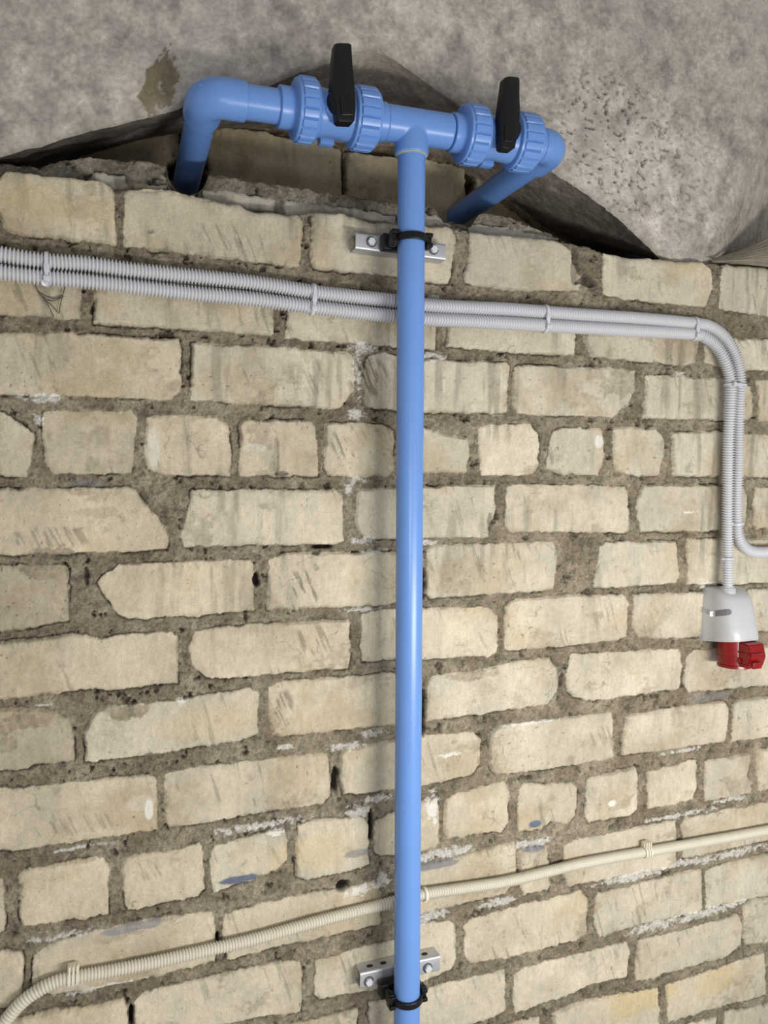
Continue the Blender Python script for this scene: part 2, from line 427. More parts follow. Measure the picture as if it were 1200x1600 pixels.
MORTAR = lin(166, 154, 132); MORTAR2 = lin(138, 126, 106); BRICK = lin(201, 191, 170); BRICK_W = lin(199, 183, 152)
GREY_STRIP = lin(156, 149, 138)
def wall_field(X, Z, polys, blobs=(), tints=None, mortar_depth=0.006, seed=1):
    """relief (metres, + towards the room) and colour of brickwork at wall points X, Z"""
    wx = (fbm(X*70, Z*70, seed, 3)-0.5)*0.0060 + (fbm(X*300, Z*300, seed+5, 2)-0.5)*0.0016
    wz = (fbm(X*70, Z*70, seed+11, 3)-0.5)*0.0060 + (fbm(X*300, Z*300, seed+15, 2)-0.5)*0.0016
    px, pz = X+wx, Z+wz
    sdf = np.full(X.shape, -1.0); lev = np.zeros(X.shape); tint = np.ones(X.shape+(3,)); warm = np.zeros(X.shape)
    rs = np.random.RandomState(seed+3)
    x_of = X[0]; 
    for i, p in enumerate(polys):
        a = np.array(p); x0, z0 = a.min(0)-0.016; x1, z1 = a.max(0)+0.016
        c0, c1 = np.searchsorted(x_of, [x0, x1]); zz = Z[:, min(max(c0, 0), X.shape[1]-1)]
        rlev = rs.uniform(-0.0022, 0.0012); tx, tz = rs.uniform(-0.012, 0.012, 2); br = rs.uniform(0.93, 1.05); wm = rs.uniform(0, 1)
        rows = np.where((Z[:, c0:c1].max(1) > z0) & (Z[:, c0:c1].min(1) < z1))[0] if c1 > c0 else []
        if len(rows) == 0: continue
        sl = (slice(rows[0], rows[-1]+1), slice(c0, c1))
        d = poly_sdf(px[sl], pz[sl], p)
        better = d > sdf[sl]
        sdf[sl] = np.where(better, d, sdf[sl])
        cen = a.mean(0); wm = float(np.clip(wm*0.6+0.75*(0.55-cen[0])+0.5*(1.1-cen[1])*(cen[0] > 0.5), 0, 1.3))
        lev[sl] = np.where(better, rlev+(X[sl]-cen[0])*tx+(Z[sl]-cen[1])*tz, lev[sl])
        if tints and i in tints: br = br*tints[i][0]; wm = tints[i][1]
        tint[sl] = np.where(better[..., None], br, tint[sl]); warm[sl] = np.where(better, wm, warm[sl])
    m = sstep(-0.0007, 0.0006, sdf)
    edge = sstep(-0.001, 0.0035, sdf)
    # relief
    n1 = fbm(X*25, Z*25, seed+20, 4); n2 = fbm(X*160, Z*160, seed+21, 4, 0.6); n3 = fbm(X*9, Z*9, seed+22, 3)
    mort = -mortar_depth*(0.15+1.1*sstep(0.36, 0.72, n3)) + (n1-0.5)*0.006 + (n2-0.5)*0.0085
    crack = sstep(0.50, 0.60, fbm(X*26, Z*26, seed+33, 3))*np.exp(-((sdf+0.0016)/0.0009)**2)
    hole = sstep(0.70, 0.78, fbm(X*70, Z*70, seed+41, 4, 0.6))*(1-m)
    mort = mort - 0.005*crack - 0.008*hole
    chip = sstep(0.60, 0.75, fbm(X*48, Z*48, seed+51, 3))*np.exp(-np.clip(sdf, 0, 1)/0.006)
    pore = sstep(0.93, 0.97, vnoise(X*250, Z*250, seed+61))*sstep(0.50, 0.65, fbm(X*9, Z*9, seed+62, 3))
    streak = fbm(X*85, Z*9, seed+63, 4)
    br = lev + (fbm(X*14, Z*14, seed+53, 4)-0.5)*0.0030 + (n2-0.5)*0.0011 - chip*0.003 - pore*0.0018
    h = mort*(1-edge)+br*edge
    h = np.where(sdf < -0.0009, np.minimum(mort, 0.001), h)
    # colour
    cm = MORTAR*(sstep(0.25, 0.75, n1)[..., None])+MORTAR2*(1-sstep(0.25, 0.75, n1)[..., None])
    cm = cm*(0.60+0.80*n2[..., None])
    cm = cm*(1-0.35*sstep(0.56, 0.70, fbm(X*110, Z*110, seed+44, 4, 0.65))[..., None])*(1-0.72*np.clip(crack*0.9+hole*0.7, 0, 1)[..., None])
    blot = fbm(X*16, Z*13, seed+70, 5, 0.6); fine = fbm(X*210, Z*190, seed+71, 3, 0.6)
    cb = BRICK*(1-0.5*warm[..., None])+BRICK_W*(0.5*warm[..., None])
    brn = sstep(0.48, 0.70, fbm(X*10+3, Z*10, seed+73, 5, 0.62))[..., None]
    cb = cb*tint*(0.72+0.52*blot[..., None])*(1-brn*np.array([0.13, 0.17, 0.24]))*(0.90+0.20*fine[..., None])
    cb = cb*(1-0.34*(0.30+0.70*sstep(1.15, 1.45, Z))[..., None]*sstep(0.52, 0.76, streak)[..., None]*sstep(0.38, 0.6, fbm(X*8, Z*8, seed+64, 3))[..., None])
    scr = fbm((X+Z*0.32)*170, (Z-X*0.32)*22, seed+74, 3)                          # scratches
    cb = cb*(1-0.30*(sstep(0.68, 0.76, scr)*sstep(0.52, 0.66, fbm(X*7, Z*7, seed+75, 3)))[..., None])
    cb = cb*(1-0.55*pore[..., None])
    ck = np.abs(fbm(X*13, Z*13, seed+80, 4)-0.5)                                  # hairline cracks
    cb = cb*(1-0.42*(np.exp(-(ck/0.0035)**2)*sstep(0.58, 0.68, fbm(X*6, Z*6, seed+81, 2)))[..., None])
    smear = sstep(0.64, 0.70, fbm(X*15, Z*20, seed+85, 6, 0.68))*0.45              # thin mortar left on the faces
    rim = np.exp(-np.clip(sdf, 0, 1)/0.0035)*sstep(0.45, 0.7, fbm(X*60, Z*60, seed+86, 3))
    cb = cb*(1-0.25*rim[..., None])
    sm = smear
    for (bx, bz, rx, rz, kind, amt) in blobs:
        dx = (X-bx)/rx; dz = (Z-bz)/rz
        g = np.exp(-(dx*dx+dz*dz)*0.8)
        if kind == 'm': sm = np.maximum(sm, amt*0.85*sstep(0.05, 0.3, g)*sstep(0.44, 0.52, g*0.62+0.75*(fbm(X*60, Z*50, seed+90, 5, 0.66)-0.30)))
    cb = cb*(1-sm[..., None])+cm*1.06*sm[..., None]
    col = cm*(1-m[..., None])+cb*m[..., None]
    for (bx, bz, rx, rz, kind, amt) in blobs:
        if kind == 'm': continue
        dx = (X-bx)/rx; dz = (Z-bz)/rz; g = np.exp(-(dx*dx+dz*dz)*0.7)
        if kind == 'w':
            k = 0.9*amt*sstep(0.08, 0.35, g)*sstep(0.53, 0.62, g*0.50+0.95*(fbm(X*150, Z*200, seed+92, 4, 0.66)-0.18)); c = lin(226, 221, 210)
            h = h+0.0012*k
        elif kind == 's':
            q = fbm((X+Z*0.45)*260, (Z-X*0.45)*26, seed+98, 3); k = amt*0.6*sstep(0.56, 0.66, q)*sstep(0.35, 0.6, g); c = lin(70, 62, 52)
        elif kind == 'l': k = amt*sstep(0.35, 0.6, g); c = lin(222, 216, 202)
        elif kind == 'b': k = amt*sstep(0.08, 0.3, g)*sstep(0.38, 0.55, g*0.8+0.4*(fbm(X*60, Z*90, seed+93, 4)-0.3)); c = lin(104, 112, 126)
        elif kind == 'g': k = amt*sstep(0.08, 0.3, g)*sstep(0.38, 0.55, g*0.8+0.4*(fbm(X*60, Z*90, seed+94, 4)-0.3)); c = lin(140, 138, 136)
        elif kind == 'd': k = amt*sstep(0.08, 0.3, g)*sstep(0.40, 0.6, g*0.8+0.5*(fbm(X*90, Z*90, seed+95, 3)-0.3)); c = lin(34, 30, 26); h = h-0.010*k
        elif kind == 'y': k = amt*sstep(0.3, 0.7, g*0.8+0.4*(fbm(X*30, Z*30, seed+96, 4)-0.3))*m; c = lin(206, 186, 138)
        col = col*(1-k[..., None])+c*k[..., None]
    return h, col, m
def tz(poly, Y=0.0): return [tuple(P(u, v, Y)[[0, 2]]) for u, v in poly]

polys = [tz(p) for p in px_polys(BR)]
# courses beyond the frame, laid on in the same bond
def add_outer():
    rows_l = [(255, 368), (395, 492), (516, 616), (638, 742), (760, 866), (884, 990), (1006, 1096), (1112, 1210), (1236, 1334), (1376, 1465), (1492, 1600), (1625, 1730), (1750, 1850), (1870, 1970)]
    zs = [(P(0, a)[2], P(0, b)[2]) for a, b in rows_l]
    rs = np.random.RandomState(4)
    for k, (za, zb) in enumerate(zs):
        L = 0.128 if k in (3, 9) else 0.258
        x = P(-112, 800)[0] - 0.012 + rs.uniform(-0.005, 0.005)
        while x > -0.85:
            polys.append([(x-L+0.012, zb), (x, zb), (x, za), (x-L+0.012, za)]); x -= L
    # right side: courses follow the wall's own lines
    x0 = 1.405; z = 1.50+0.335
    k = 0
    while z > 0.15:
        L = 0.128 if k in (3, 9) else 0.258
        x = x0+(0.0 if k % 2 else 0.06)
        while x < 2.0:
            polys.append([(x, z-0.088), (x+L-0.012, z-0.088), (x+L-0.012, z), (x, z)]); x += L
        z -= 0.1005; k += 1
    # below
    z = P(600, 1600)[2]-0.30
    for k in range(3):
        x = -0.1
        while x < 1.3:
            polys.append([(x, z-0.088), (x+0.246, z-0.088), (x+0.246, z), (x, z)]); x += 0.258
        z -= 0.1
add_outer()
def B(u, v, ru, rv, kind, amt=1.0):
    p = P(u, v); s = 1.2*(3700-u)/3700*1000
    return (p[0], p[2], ru/(s*0.93)*(1.0 if u < 600 else 1.15), rv/s, kind, amt)
BL = '''65 622 26 6 w;60 655 8 8 w;567 543 20 7 w;558 568 5 24 w;561 605 4 16 w;557 647 11 8 w;560 750 14 5 w;547 765 6 9 w;573 845 17 6 w;590 862 20 4 w
675 556 15 6 w;675 466 15 5 w;565 952 22 3 w;545 1168 25 5 w;445 1170 12 4 w;587 1147 18 5 w;560 1270 22 8 w;410 1290 60 6 w;677 1262 8 22 w;700 1333 36 7 w
1060 1275 50 4 w;1140 1250 25 3 w;1070 1173 30 3 w;833 1318 26 8 w;1150 1335 50 6 w;1083 1347 30 5 w;1000 1368 60 6 w;1100 1427 60 6 w;1027 1447 40 6 w;1153 1413 16 5 w
673 1433 20 7 w;783 1410 30 6 w;597 1377 12 14 w;560 1390 18 8 w;100 1463 45 4 w;150 1545 50 3 w;125 1553 22 4 w;117 1327 40 3 w;67 1103 22 2 w;283 1097 9 5 w
667 848 12 5 w;1107 913 14 6 w;1063 583 7 4 w;650 1345 25 8 w;660 1440 12 8 w;1075 800 12 2 w;590 1250 20 5 w;435 1300 16 6 w;700 1180 20 3 w;830 1130 40 2 w
233 1265 6 16 l;937 690 6 10 l;957 1256 6 5 l;220 1255 20 12 l .3;1183 1000 6 8 l .3;400 700 16 6 l .4;240 700 8 30 l .6
375 1374 28 6 b;560 1333 22 6 b .5;683 1352 34 6 g;207 1450 46 7 g .8;837 1287 9 6 b;833 1327 16 5 b .6;135 755 20 5 g .8;1110 1090 30 7 g .6
80 880 42 26 m .9;33 1128 40 20 m;200 1112 34 13 m;170 1105 30 14 m .8;733 1055 46 9 m .9;127 770 25 8 m .6;150 800 45 8 m .35;250 1090 50 10 m .7;10 1165 14 12 m .8
400 905 5 12 d;525 1218 6 20 d;662 915 5 22 d;662 1110 4 40 d;580 1290 4 22 d;535 1385 10 8 d;505 855 14 3 d;135 900 3 14 d .6;340 1466 3 9 d;205 1590 4 18 d
440 740 10 3 d .5;765 815 3 14 d .4;432 715 4 40 d .35;878 1062 4 12 d .6;920 440 12 8 d .6;900 415 6 26 d .5;235 360 4 3 d .3;495 865 6 3 d .7
575 590 30 30 s;480 600 20 20 s .5;545 690 26 24 s;470 925 26 34 s;490 1000 30 24 s .7;520 770 22 14 s;445 1110 14 30 s .8;330 880 60 10 s .4;80 840 60 16 s .6;430 1265 30 16 s .5;120 1290 60 16 s .5;230 1360 30 16 s .6;960 1150 40 20 s .5;100 310 30 20 s .5;340 370 40 20 s .6;760 1000 20 14 s .4
1000 1560 60 26 y .7;1120 1530 40 28 y .6;490 1330 60 30 y .4;330 1130 70 30 y .3;60 320 50 30 y .35;1080 415 40 20 y .3;150 330 40 26 y .3'''
blobs = []
for it in BL.replace('\n', ';').split(';'):
    t = it.split(); blobs.append(B(float(t[0]), float(t[1]), float(t[2]), float(t[3]), t[4], float(t[5]) if len(t) > 5 else 1.0))
TOP = [(-500, 190), (-200, 240), (0, 264), (14, 263), (50, 268), (160, 280), (178, 290), (193, 293), (253, 292), (333, 308), (400, 326), (466, 334), (488, 330), (540, 332), (586, 345), (620, 347), (673, 350), (707, 354), (733, 359),
       (800, 366), (877, 373), (917, 383), (950, 392), (987, 400), (1050, 405), (1110, 409), (1130, 411), (1200, 416), (1400, 446), (1600, 476)]
tp = np.array([P(u, v)[[0, 2]] for u, v in TOP])
def top_z(x): return np.interp(x, tp[:, 0], tp[:, 1])

# wall_back: the brick wall as real relief
xs = [-0.80]
while xs[-1] < 1.95:
    x = xs[-1]; xs.append(x + (0.006 if x < -0.13 or x > 1.28 else 0.00135+0.0008*max(0, x)))
xs = np.array(xs)
zl = [0.10]
while zl[-1] < 1.92: zl.append(zl[-1] + (0.006 if zl[-1] < 0.42 else 0.00145))
zs = np.array(zl)
X, Zg = np.meshgrid(xs, zs)
tzr = top_z(xs)+ (fbm(xs*60, xs*0, 5, 4)-0.5)*0.008
zb = 1.72                                                   # above this height rows are squeezed under the ragged top
k = np.clip((Zg-zb)/(zs[-1]-zb), 0, 1)
Z = np.where(Zg > zb, zb+(tzr[None, :]-zb)*k, Zg)
h, col, m = wall_field(X, Z, polys, blobs, tints={35: (0.80, 1.0), 47: (0.82, 1.0), 19: (0.90, 0.9), 98: (1.0, 1.0), 99: (1.0, 1.0), 64: (0.95, 0.9)})
edge_d = (tzr[None, :]-Z)
h = h - 0.008*np.exp(-np.clip(edge_d, 0, 1)/0.003)
col = col*(1-0.18*sstep(1.62, 1.9, Z)[..., None]*0)           # keep
# ledge on top of the front course
nl = 90
yy = np.linspace(0, 1, nl)[:, None]
LX = np.repeat(xs[None, :], nl, 0); LY = (-h[-1])[None, :]*(1-yy)+0.30*yy
LZ = tzr[None, :]+0*yy + (fbm(LX*40, LY*40, 8, 4)-0.5)*0.014*np.minimum(1, yy*8)
lc = MORTAR2*np.ones(LX.shape+(3,))*(0.7+0.6*fbm(LX*60, LY*60, 9, 4))[..., None]
grid_mesh('wall_back', X, -h, Z, col, M_brick, mask=m)
grid_mesh('trim_2', LX, LY, LZ, lc, M_brick)

# second, slightly set back layer of mortar and brick slivers above the front course
MT = [(-60, 250), (60, 262), (90, 254), (122, 247), (200, 251), (262, 258), (320, 271), (450, 292), (600, 315), (680, 323), (692, 346), (735, 352), (748, 336), (770, 335), (800, 342), (860, 366), (900, 385)]
YM = 0.035
mt = np.array([P(u, v, YM)[[0, 2]] for u, v in MT])
xs2 = np.arange(mt[0, 0], mt[-1, 0], 0.0018); t2 = np.interp(xs2, mt[:, 0], mt[:, 1])+(fbm(xs2*70, xs2*0, 15, 4)-0.5)*0.010
hole_c = P(293, 272, YM); dxh = np.abs(xs2-hole_c[0]); t2 = np.where(dxh < 0.0275, np.minimum(t2, hole_c[2]-np.sqrt(np.maximum(0, 0.0275**2-dxh**2))), t2)
b2 = top_z(xs2)-0.03
kk = np.linspace(0, 1, 46)[:, None]
X2 = np.repeat(xs2[None, :], 46, 0); Z2 = b2+(t2-b2)*kk
slv = [[(150, 268), (194, 272), (198, 292), (190, 300), (150, 292)], [(208, 286), (262, 290), (270, 300), (208, 300)],
       [(318, 296), (360, 297), (432, 312), (430, 330), (318, 320)], [(445, 312), (545, 324), (620, 336), (620, 350), (445, 335)], [(663, 334), (692, 338), (706, 352), (663, 356)],
       [(735, 350), (800, 357), (880, 372), (800, 380), (735, 370)]]
h2, c2, m2 = wall_field(X2, Z2, [tz(p, YM) for p in slv], (), mortar_depth=0.004, seed=31)
hd = np.hypot(X2-hole_c[0], (Z2-hole_c[2]))
hk = 0*hd
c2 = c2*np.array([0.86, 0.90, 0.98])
L2Y = 0.30*np.linspace(0, 1, 30)[:, None]+(YM)*(1-np.linspace(0, 1, 30)[:, None])
L2X = np.repeat(xs2[None, :], 30, 0); L2Z = t2[None, :]+(fbm(L2X*50, L2Y*50, 18, 3)-0.5)*0.008*np.linspace(0, 1, 30)[:, None]
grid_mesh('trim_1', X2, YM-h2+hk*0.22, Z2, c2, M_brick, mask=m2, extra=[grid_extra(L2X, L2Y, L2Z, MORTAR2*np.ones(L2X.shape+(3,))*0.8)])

# back of the recess
YR = 0.24
rx = np.arange(P(-100, 300, YR)[0], P(980, 300, YR)[0], 0.0022); rz = np.arange(ZC+0.36, ZC+0.95, 0.0022)
X3, Z3 = np.meshgrid(rx, rz)
rb = [[(60, 262), (130, 236), (278, 202), (284, 300), (60, 300)], [(326, 204), (352, 197), (430, 205), (470, 216), (520, 228), (534, 232), (534, 345), (326, 320)],
      [(543, 234), (600, 240), (690, 254), (728, 262), (731, 350), (543, 345)], [(742, 275), (790, 322), (900, 400), (742, 380)]]
bl3 = []
for (u, v, a, b_, kd, am) in [(490, 265, 22, 40, 'l', .25), (537, 258, 3, 40, 'd', .8), (450, 208, 30, 6, 'd', .6), (318, 200, 14, 10, 'd', .6), (600, 236, 50, 5, 'd', .6), (735, 280, 8, 20, 'd', .9), (293, 272, 26, 34, 'd', 1.2), (520, 240, 70, 8, 'g', .3)]:  # dark patch behind the left pipe notch paints the shade inside the hole
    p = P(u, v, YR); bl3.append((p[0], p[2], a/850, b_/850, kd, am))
h3, c3, m3 = wall_field(X3, Z3, [tz(p, YR) for p in rb], bl3, mortar_depth=0.008, seed=51)
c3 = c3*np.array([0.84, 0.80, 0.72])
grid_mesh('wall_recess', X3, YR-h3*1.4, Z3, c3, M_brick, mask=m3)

# concrete above, with the gabled opening over the recess
def Yc(x, z): return 0.016-0.05*(z-1.88)
def PC(u, v):
    Y = 0.0
    for _ in range(6):
        p = P(u, v, Y); Y = Yc(p[0], p[2])
    return P(u, v, Y)
CT = [(-420, 362), (-200, 300), (-80, 266), (0, 241), (60, 224), (130, 200), (200, 182), (290, 160), (350, 150), (425, 131), (480, 106), (520, 92), (555, 80), (585, 75), (608, 82), (650, 108), (700, 145),
      (765, 192), (820, 232), (872, 270), (925, 301), (965, 334), (1000, 366), (1025, 390), (1045, 408), (1070, 422), (1110, 432), (1200, 450), (1600, 500)]
CB = [(-420, 330), (-160, 300), (-20, 290), (92, 268), (130, 236), (180, 222), (230, 210), (283, 200), (340, 193), (425, 194), (470, 205), (520, 218), (560, 222), (590, 226), (620, 230), (665, 240), (700, 248),
      (730, 262), (765, 286), (805, 312), (850, 348), (900, 378), (960, 402), (1010, 418), (1040, 430), (1070, 440), (1110, 450), (1200, 470), (1600, 520)]
ct = np.array([PC(u, v) for u, v in CT]); cb_ = np.array([P(u, v, YR) for u, v in CB])
cx = np.arange(ct[0, 0], 1.95, 0.0024)
cz = np.interp(cx, ct[:, 0], ct[:, 2])
ker = np.hanning(9); ker /= ker.sum(); cz = np.convolve(np.pad(cz, 4, 'edge'), ker, 'valid')
cz = cz+(fbm(cx*22, cx*0, 61, 4)-0.5)*0.010
nc = 300; t = (np.linspace(0, 1, nc)**1.25)[:, None]
X4 = np.repeat(cx[None, :], nc, 0); Z4 = cz+(2.62-cz)*t
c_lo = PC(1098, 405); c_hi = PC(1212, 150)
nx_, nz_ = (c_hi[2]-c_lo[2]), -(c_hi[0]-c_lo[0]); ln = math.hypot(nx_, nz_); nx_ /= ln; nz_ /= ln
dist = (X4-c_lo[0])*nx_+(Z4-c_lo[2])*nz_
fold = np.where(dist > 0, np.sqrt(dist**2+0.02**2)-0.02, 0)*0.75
def conc_col(a, b, seed):
    n1 = fbm(a*7, b*7, seed, 5, 0.6); n2 = fbm(a*42, b*42, seed+3, 4, 0.65); n3 = fbm(a*170, b*170, seed+7, 3, 0.6)
    base = lin(170, 162, 152)*(0.42+1.16*n2[..., None])*(0.72+0.56*n3[..., None])
    base = base*(0.86+0.30*n1[..., None])
    lt = sstep(0.52, 0.66, fbm(a*13, b*13, seed+9, 5, 0.62))
    return base*(1-0.35*lt[..., None])+lin(190, 182, 172)*(0.35*lt[..., None])
cc = conc_col(X4, Z4, 71)
de = Z4-cz[None, :]
lip = np.exp(-(de/0.012)**2)
spot = np.zeros_like(X4)
hh = (fbm(X4*12, Z4*12, 77, 4)-0.5)*0.010+(fbm(X4*90, Z4*90, 78, 4, 0.6)-0.5)*0.0030
def cblob(u, v, ru, rv): 
    p = PC(u, v); return np.exp(-(((X4-p[0])/(ru/1000))**2+((Z4-p[2])/(rv/1000))**2)*0.7)
pit = sstep(0.66, 0.73, fbm(X4*150, Z4*150, 81, 3))*np.clip(cblob(1000, 260, 130, 110)+cblob(940, 190, 60, 60)+0.5*cblob(1160, 370, 40, 25), 0, 1)
br_ = sstep(0.50, 0.56, 0.50*(cblob(264, 122, 16, 34)+cblob(236, 140, 8, 26)+cblob(225, 152, 8, 10))+0.85*(fbm(X4*75, Z4*60, 82, 5, 0.66)-0.28))
pale = sstep(0.45, 0.75, cblob(1060, 260, 150, 150)*0.7+0.5*(fbm(X4*18, Z4*18, 83, 5)-0.3))+0.5*sstep(0.5, 0.8, cblob(660, 40, 120, 60)*0.7+0.4*(fbm(X4*18, Z4*18, 84, 5)-0.3))
cc = cc*(1+0.18*pale[..., None]*np.array([1, .98, .95]))
cc = cc*(1-0.6*pit[..., None]); hh = hh-0.005*pit
cc = cc*(1-0.85*br_[..., None])+lin(118, 104, 76)*(0.6+0.7*fbm(X4*150, Z4*150, 85, 3))[..., None]*(0.85*br_[..., None]); hh = hh-0.002*br_
cc = cc*(1-0.25*lip[..., None])+lin(176, 166, 150)*(0.25*lip[..., None])
cc = np.where((dist > 0)[..., None], cc*np.array([0.90, 0.90, 0.88]), cc)  # facet beyond the fold painted darker, as turned away from the light
Y4 = Yc(X4, Z4)+fold-hh+0.010*np.exp(-np.clip(de, 0, 1)/0.004)
# underside of the opening, from the front lip back to the recess wall
i0 = 0
tf = np.interp(cx, ct[:, 0], np.arange(len(ct)))
bx = np.interp(tf, np.arange(len(ct)), cb_[:, 0]); bz = np.interp(tf, np.arange(len(ct)), cb_[:, 2])
bz = np.convolve(np.pad(bz, 4, 'edge'), ker, 'valid')
ns = 90; s_ = np.linspace(0, 1, ns)[:, None]
X5 = cx[None, :]*(1-s_)+bx[None, :]*s_; Z5 = cz[None, :]*(1-s_)+bz[None, :]*s_; Y5 = Y4[0][None, :]*(1-s_)+(YR+0.03)*s_
rough = (fbm(X5*9, Y5*9+X5*3, 91, 3)-0.5)*0.016*np.sin(np.pi*s_)+(fbm(X5*90, Y5*90, 92, 3)-0.5)*0.0022*np.minimum(1, s_*10)
Z5 = Z5+rough
crevice_shade = sstep(0.40, 0.20, X5)*0.85+sstep(0.66, 0.90, X5)*0.8  # crevice shade, with some grime, painted into the colour towards both ends
c5 = conc_col(X5*1.0, Y5*1.0+Z5, 95)*np.array([0.84, 0.80, 0.75])*(1-0.75*np.clip(crevice_shade*(0.5+fbm(X5*20, Y5*20, 96, 4)), 0, 1))[..., None]
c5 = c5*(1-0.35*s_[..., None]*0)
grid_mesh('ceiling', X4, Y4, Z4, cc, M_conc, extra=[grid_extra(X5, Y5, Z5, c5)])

# ------------------------------------------------------------------ blue pipework
YP = -0.063                                                # pipe axis, in front of the bricks
RP = 0.0200
aL = P(322, 150, YP); aR = P(868, 231, YP)
adir = (aR-aL)/np.linalg.norm(aR-aL)
def AX(u):
    """distance along the manifold axis whose picture is at column u"""
    lo, hi = -0.2, 1.2
    for _ in range(50):
        mid = (lo+hi)/2; q = aL+adir*mid
        d = R.T @ (q-np.array([0, -D, ZC]))
        if 600+F*d[0]/-d[2] < u: lo = mid
        else: hi = mid
    return lo
tee_s = AX(650); tc_ = aL+adir*tee_s
riser_top = P(643, 250, YP); riser_bot = P(635.5, 1600, YP)
rdir = riser_bot-riser_top; rdir /= np.linalg.norm(rdir)
pw = thing('water_pipe', 'blue plastic water pipe running down the brick wall, with tee and bent ends on top', 'pipe', riser_bot+rdir*0.45)
tcen = riser_top+rdir*np.dot(tc_-riser_top, rdir)           # foot of the tee on the riser line
lathe(tcen-rdir*0.0, rdir, [(0.03, RP), (1.9, RP)], 48)
m_ = lathe(tcen, rdir, [(0.035, RP-0.001), (0.036, RP), (np.linalg.norm(riser_bot-tcen)+0.45, RP)], 64); m_.build('riser', M_blue, pw)
# tee
s0, s1 = AX(600)-tee_s, AX(702)-tee_s
tcx = aL+adir*tee_s
pr = [(s0, RP), (s0, 0.0235), (s0+0.001, 0.0245), (s0+0.03, 0.0245), (s1-0.03, 0.0245), (s1-0.001, 0.0245), (s1, 0.0235), (s1, RP)]
m_ = lathe(tcx, adir, pr, 64)
bl = np.linalg.norm(P(643, 244, YP)-tcen)
# flared throat then branch collar
m_.v += []; m2_ = lathe(tcen, rdir, [(0.0, 0.0235), (0.018, 0.0236), (0.022, 0.0240), (0.026, 0.0241), (bl-0.0012, 0.0248), (bl, 0.0238), (bl, RP)], 64)
m_.add(m2_.v, m2_.f)
# fillet between run and branch
for sgn in (-1, 1):
    pts = []
    for q in np.linspace(0, 1, 9):
        a = q*math.pi/2
        pts.append(tcen+rdir*(0.0245+0.011-0.011*math.sin(a))*1.0+adir*sgn*(0.0245+0.011-0.011*math.cos(a)))
tee_o = m_.build('tee_fitting', M_blue, pw)
rm = tee_o.modifiers.new('remesh', 'REMESH'); rm.mode = 'VOXEL'; rm.voxel_size = 0.0008; rm.use_smooth_shade = True
sm_ = tee_o.modifiers.new('smooth', 'SMOOTH'); sm_.factor = 0.5; sm_.iterations = 22
seam = lathe(tcen, rdir, [(bl-0.0002, 0.0225), (bl+0.0004, 0.0222), (bl+0.0014, RP+0.0005), (bl+0.002, RP-0.001)], 48).build('glue_bead', mat('yellowed_glue', lin(160, 165, 150), 0.4, noise=0.2), pw)
tag(seam, 'thin grey ring of glue under the tee')

def elbow(corner, d1, d2, l1, l2, r, parent, rb=0.026):
    """socket elbow: leg d1 of length l1, leg d2 of length l2"""
    pts = []; rad = []
    rr = rb
    pts += [corner+d1*l1, corner+d1*l1, corner+d1*(l1-0.001), corner+d1*(rr+0.001)]; rad += [RP, r-0.0012, r, r]
    for q in np.linspace(0, 1, 17):
        a = q*math.pi/2
        pts.append(corner+d1*(rr-rr*math.sin(a))+d2*(rr-rr*math.cos(a))); rad.append(r)
    pts += [corner+d2*(rr+0.001), corner+d2*(l2-0.001), corner+d2*l2, corner+d2*l2]; rad += [r, r, r-0.0012, RP]
    # de-duplicate directions by hand-built frames
    return MB().tube([p for p in pts], rad, 48, cap=True).build('elbow_fitting', M_blue, parent)
Yin = np.array([0.0, 1.0, 0.0])
def arm_dir(a, u, v, Y):
    q = P(u, v, Y); d = q-a; return d/np.linalg.norm(d), q
dLarm, qL = arm_dir(aL, 292, 281, 0.20)
dRarm, qR = arm_dir(aR, 705, 345, 0.26)
RE = 0.0254
eL = aL; eR = aR
lL = AX(383); 
elbow(eL, adir, dLarm, lL, 0.050, RE, pw, 0.024)
elbow(eR, -adir, dRarm, AX(868)-AX(843), 0.050, RE, pw, 0.024)
MB().tube([eL+dLarm*0.04, qL+dLarm*0.02], RP+0.001, 48).build('wall_stub', M_blue, pw)
MB().tube([eR+dRarm*0.04, qR+dRarm*0.02], RP+0.001, 48).build('wall_stub', M_blue, pw)
MB().tube([aL+adir*(lL-0.02), aL+adir*(AX(440))], RP+0.0020, 48).build('connecting_pipe', M_blue, pw)
nm = -(adir+dLarm)/np.linalg.norm(adir+dLarm); nm = nm*0.93+np.array([0, 0, 0.36]); nm /= np.linalg.norm(nm)
lathe(eL+(adir+dLarm)*0.007+nm*(RE-0.0006), nm, [(0, 0.0030), (0.0011, 0.0028), (0.0011, 0.0018), (0.0004, 0.0012)], 20).build('moulding_mark', M_blue, pw)

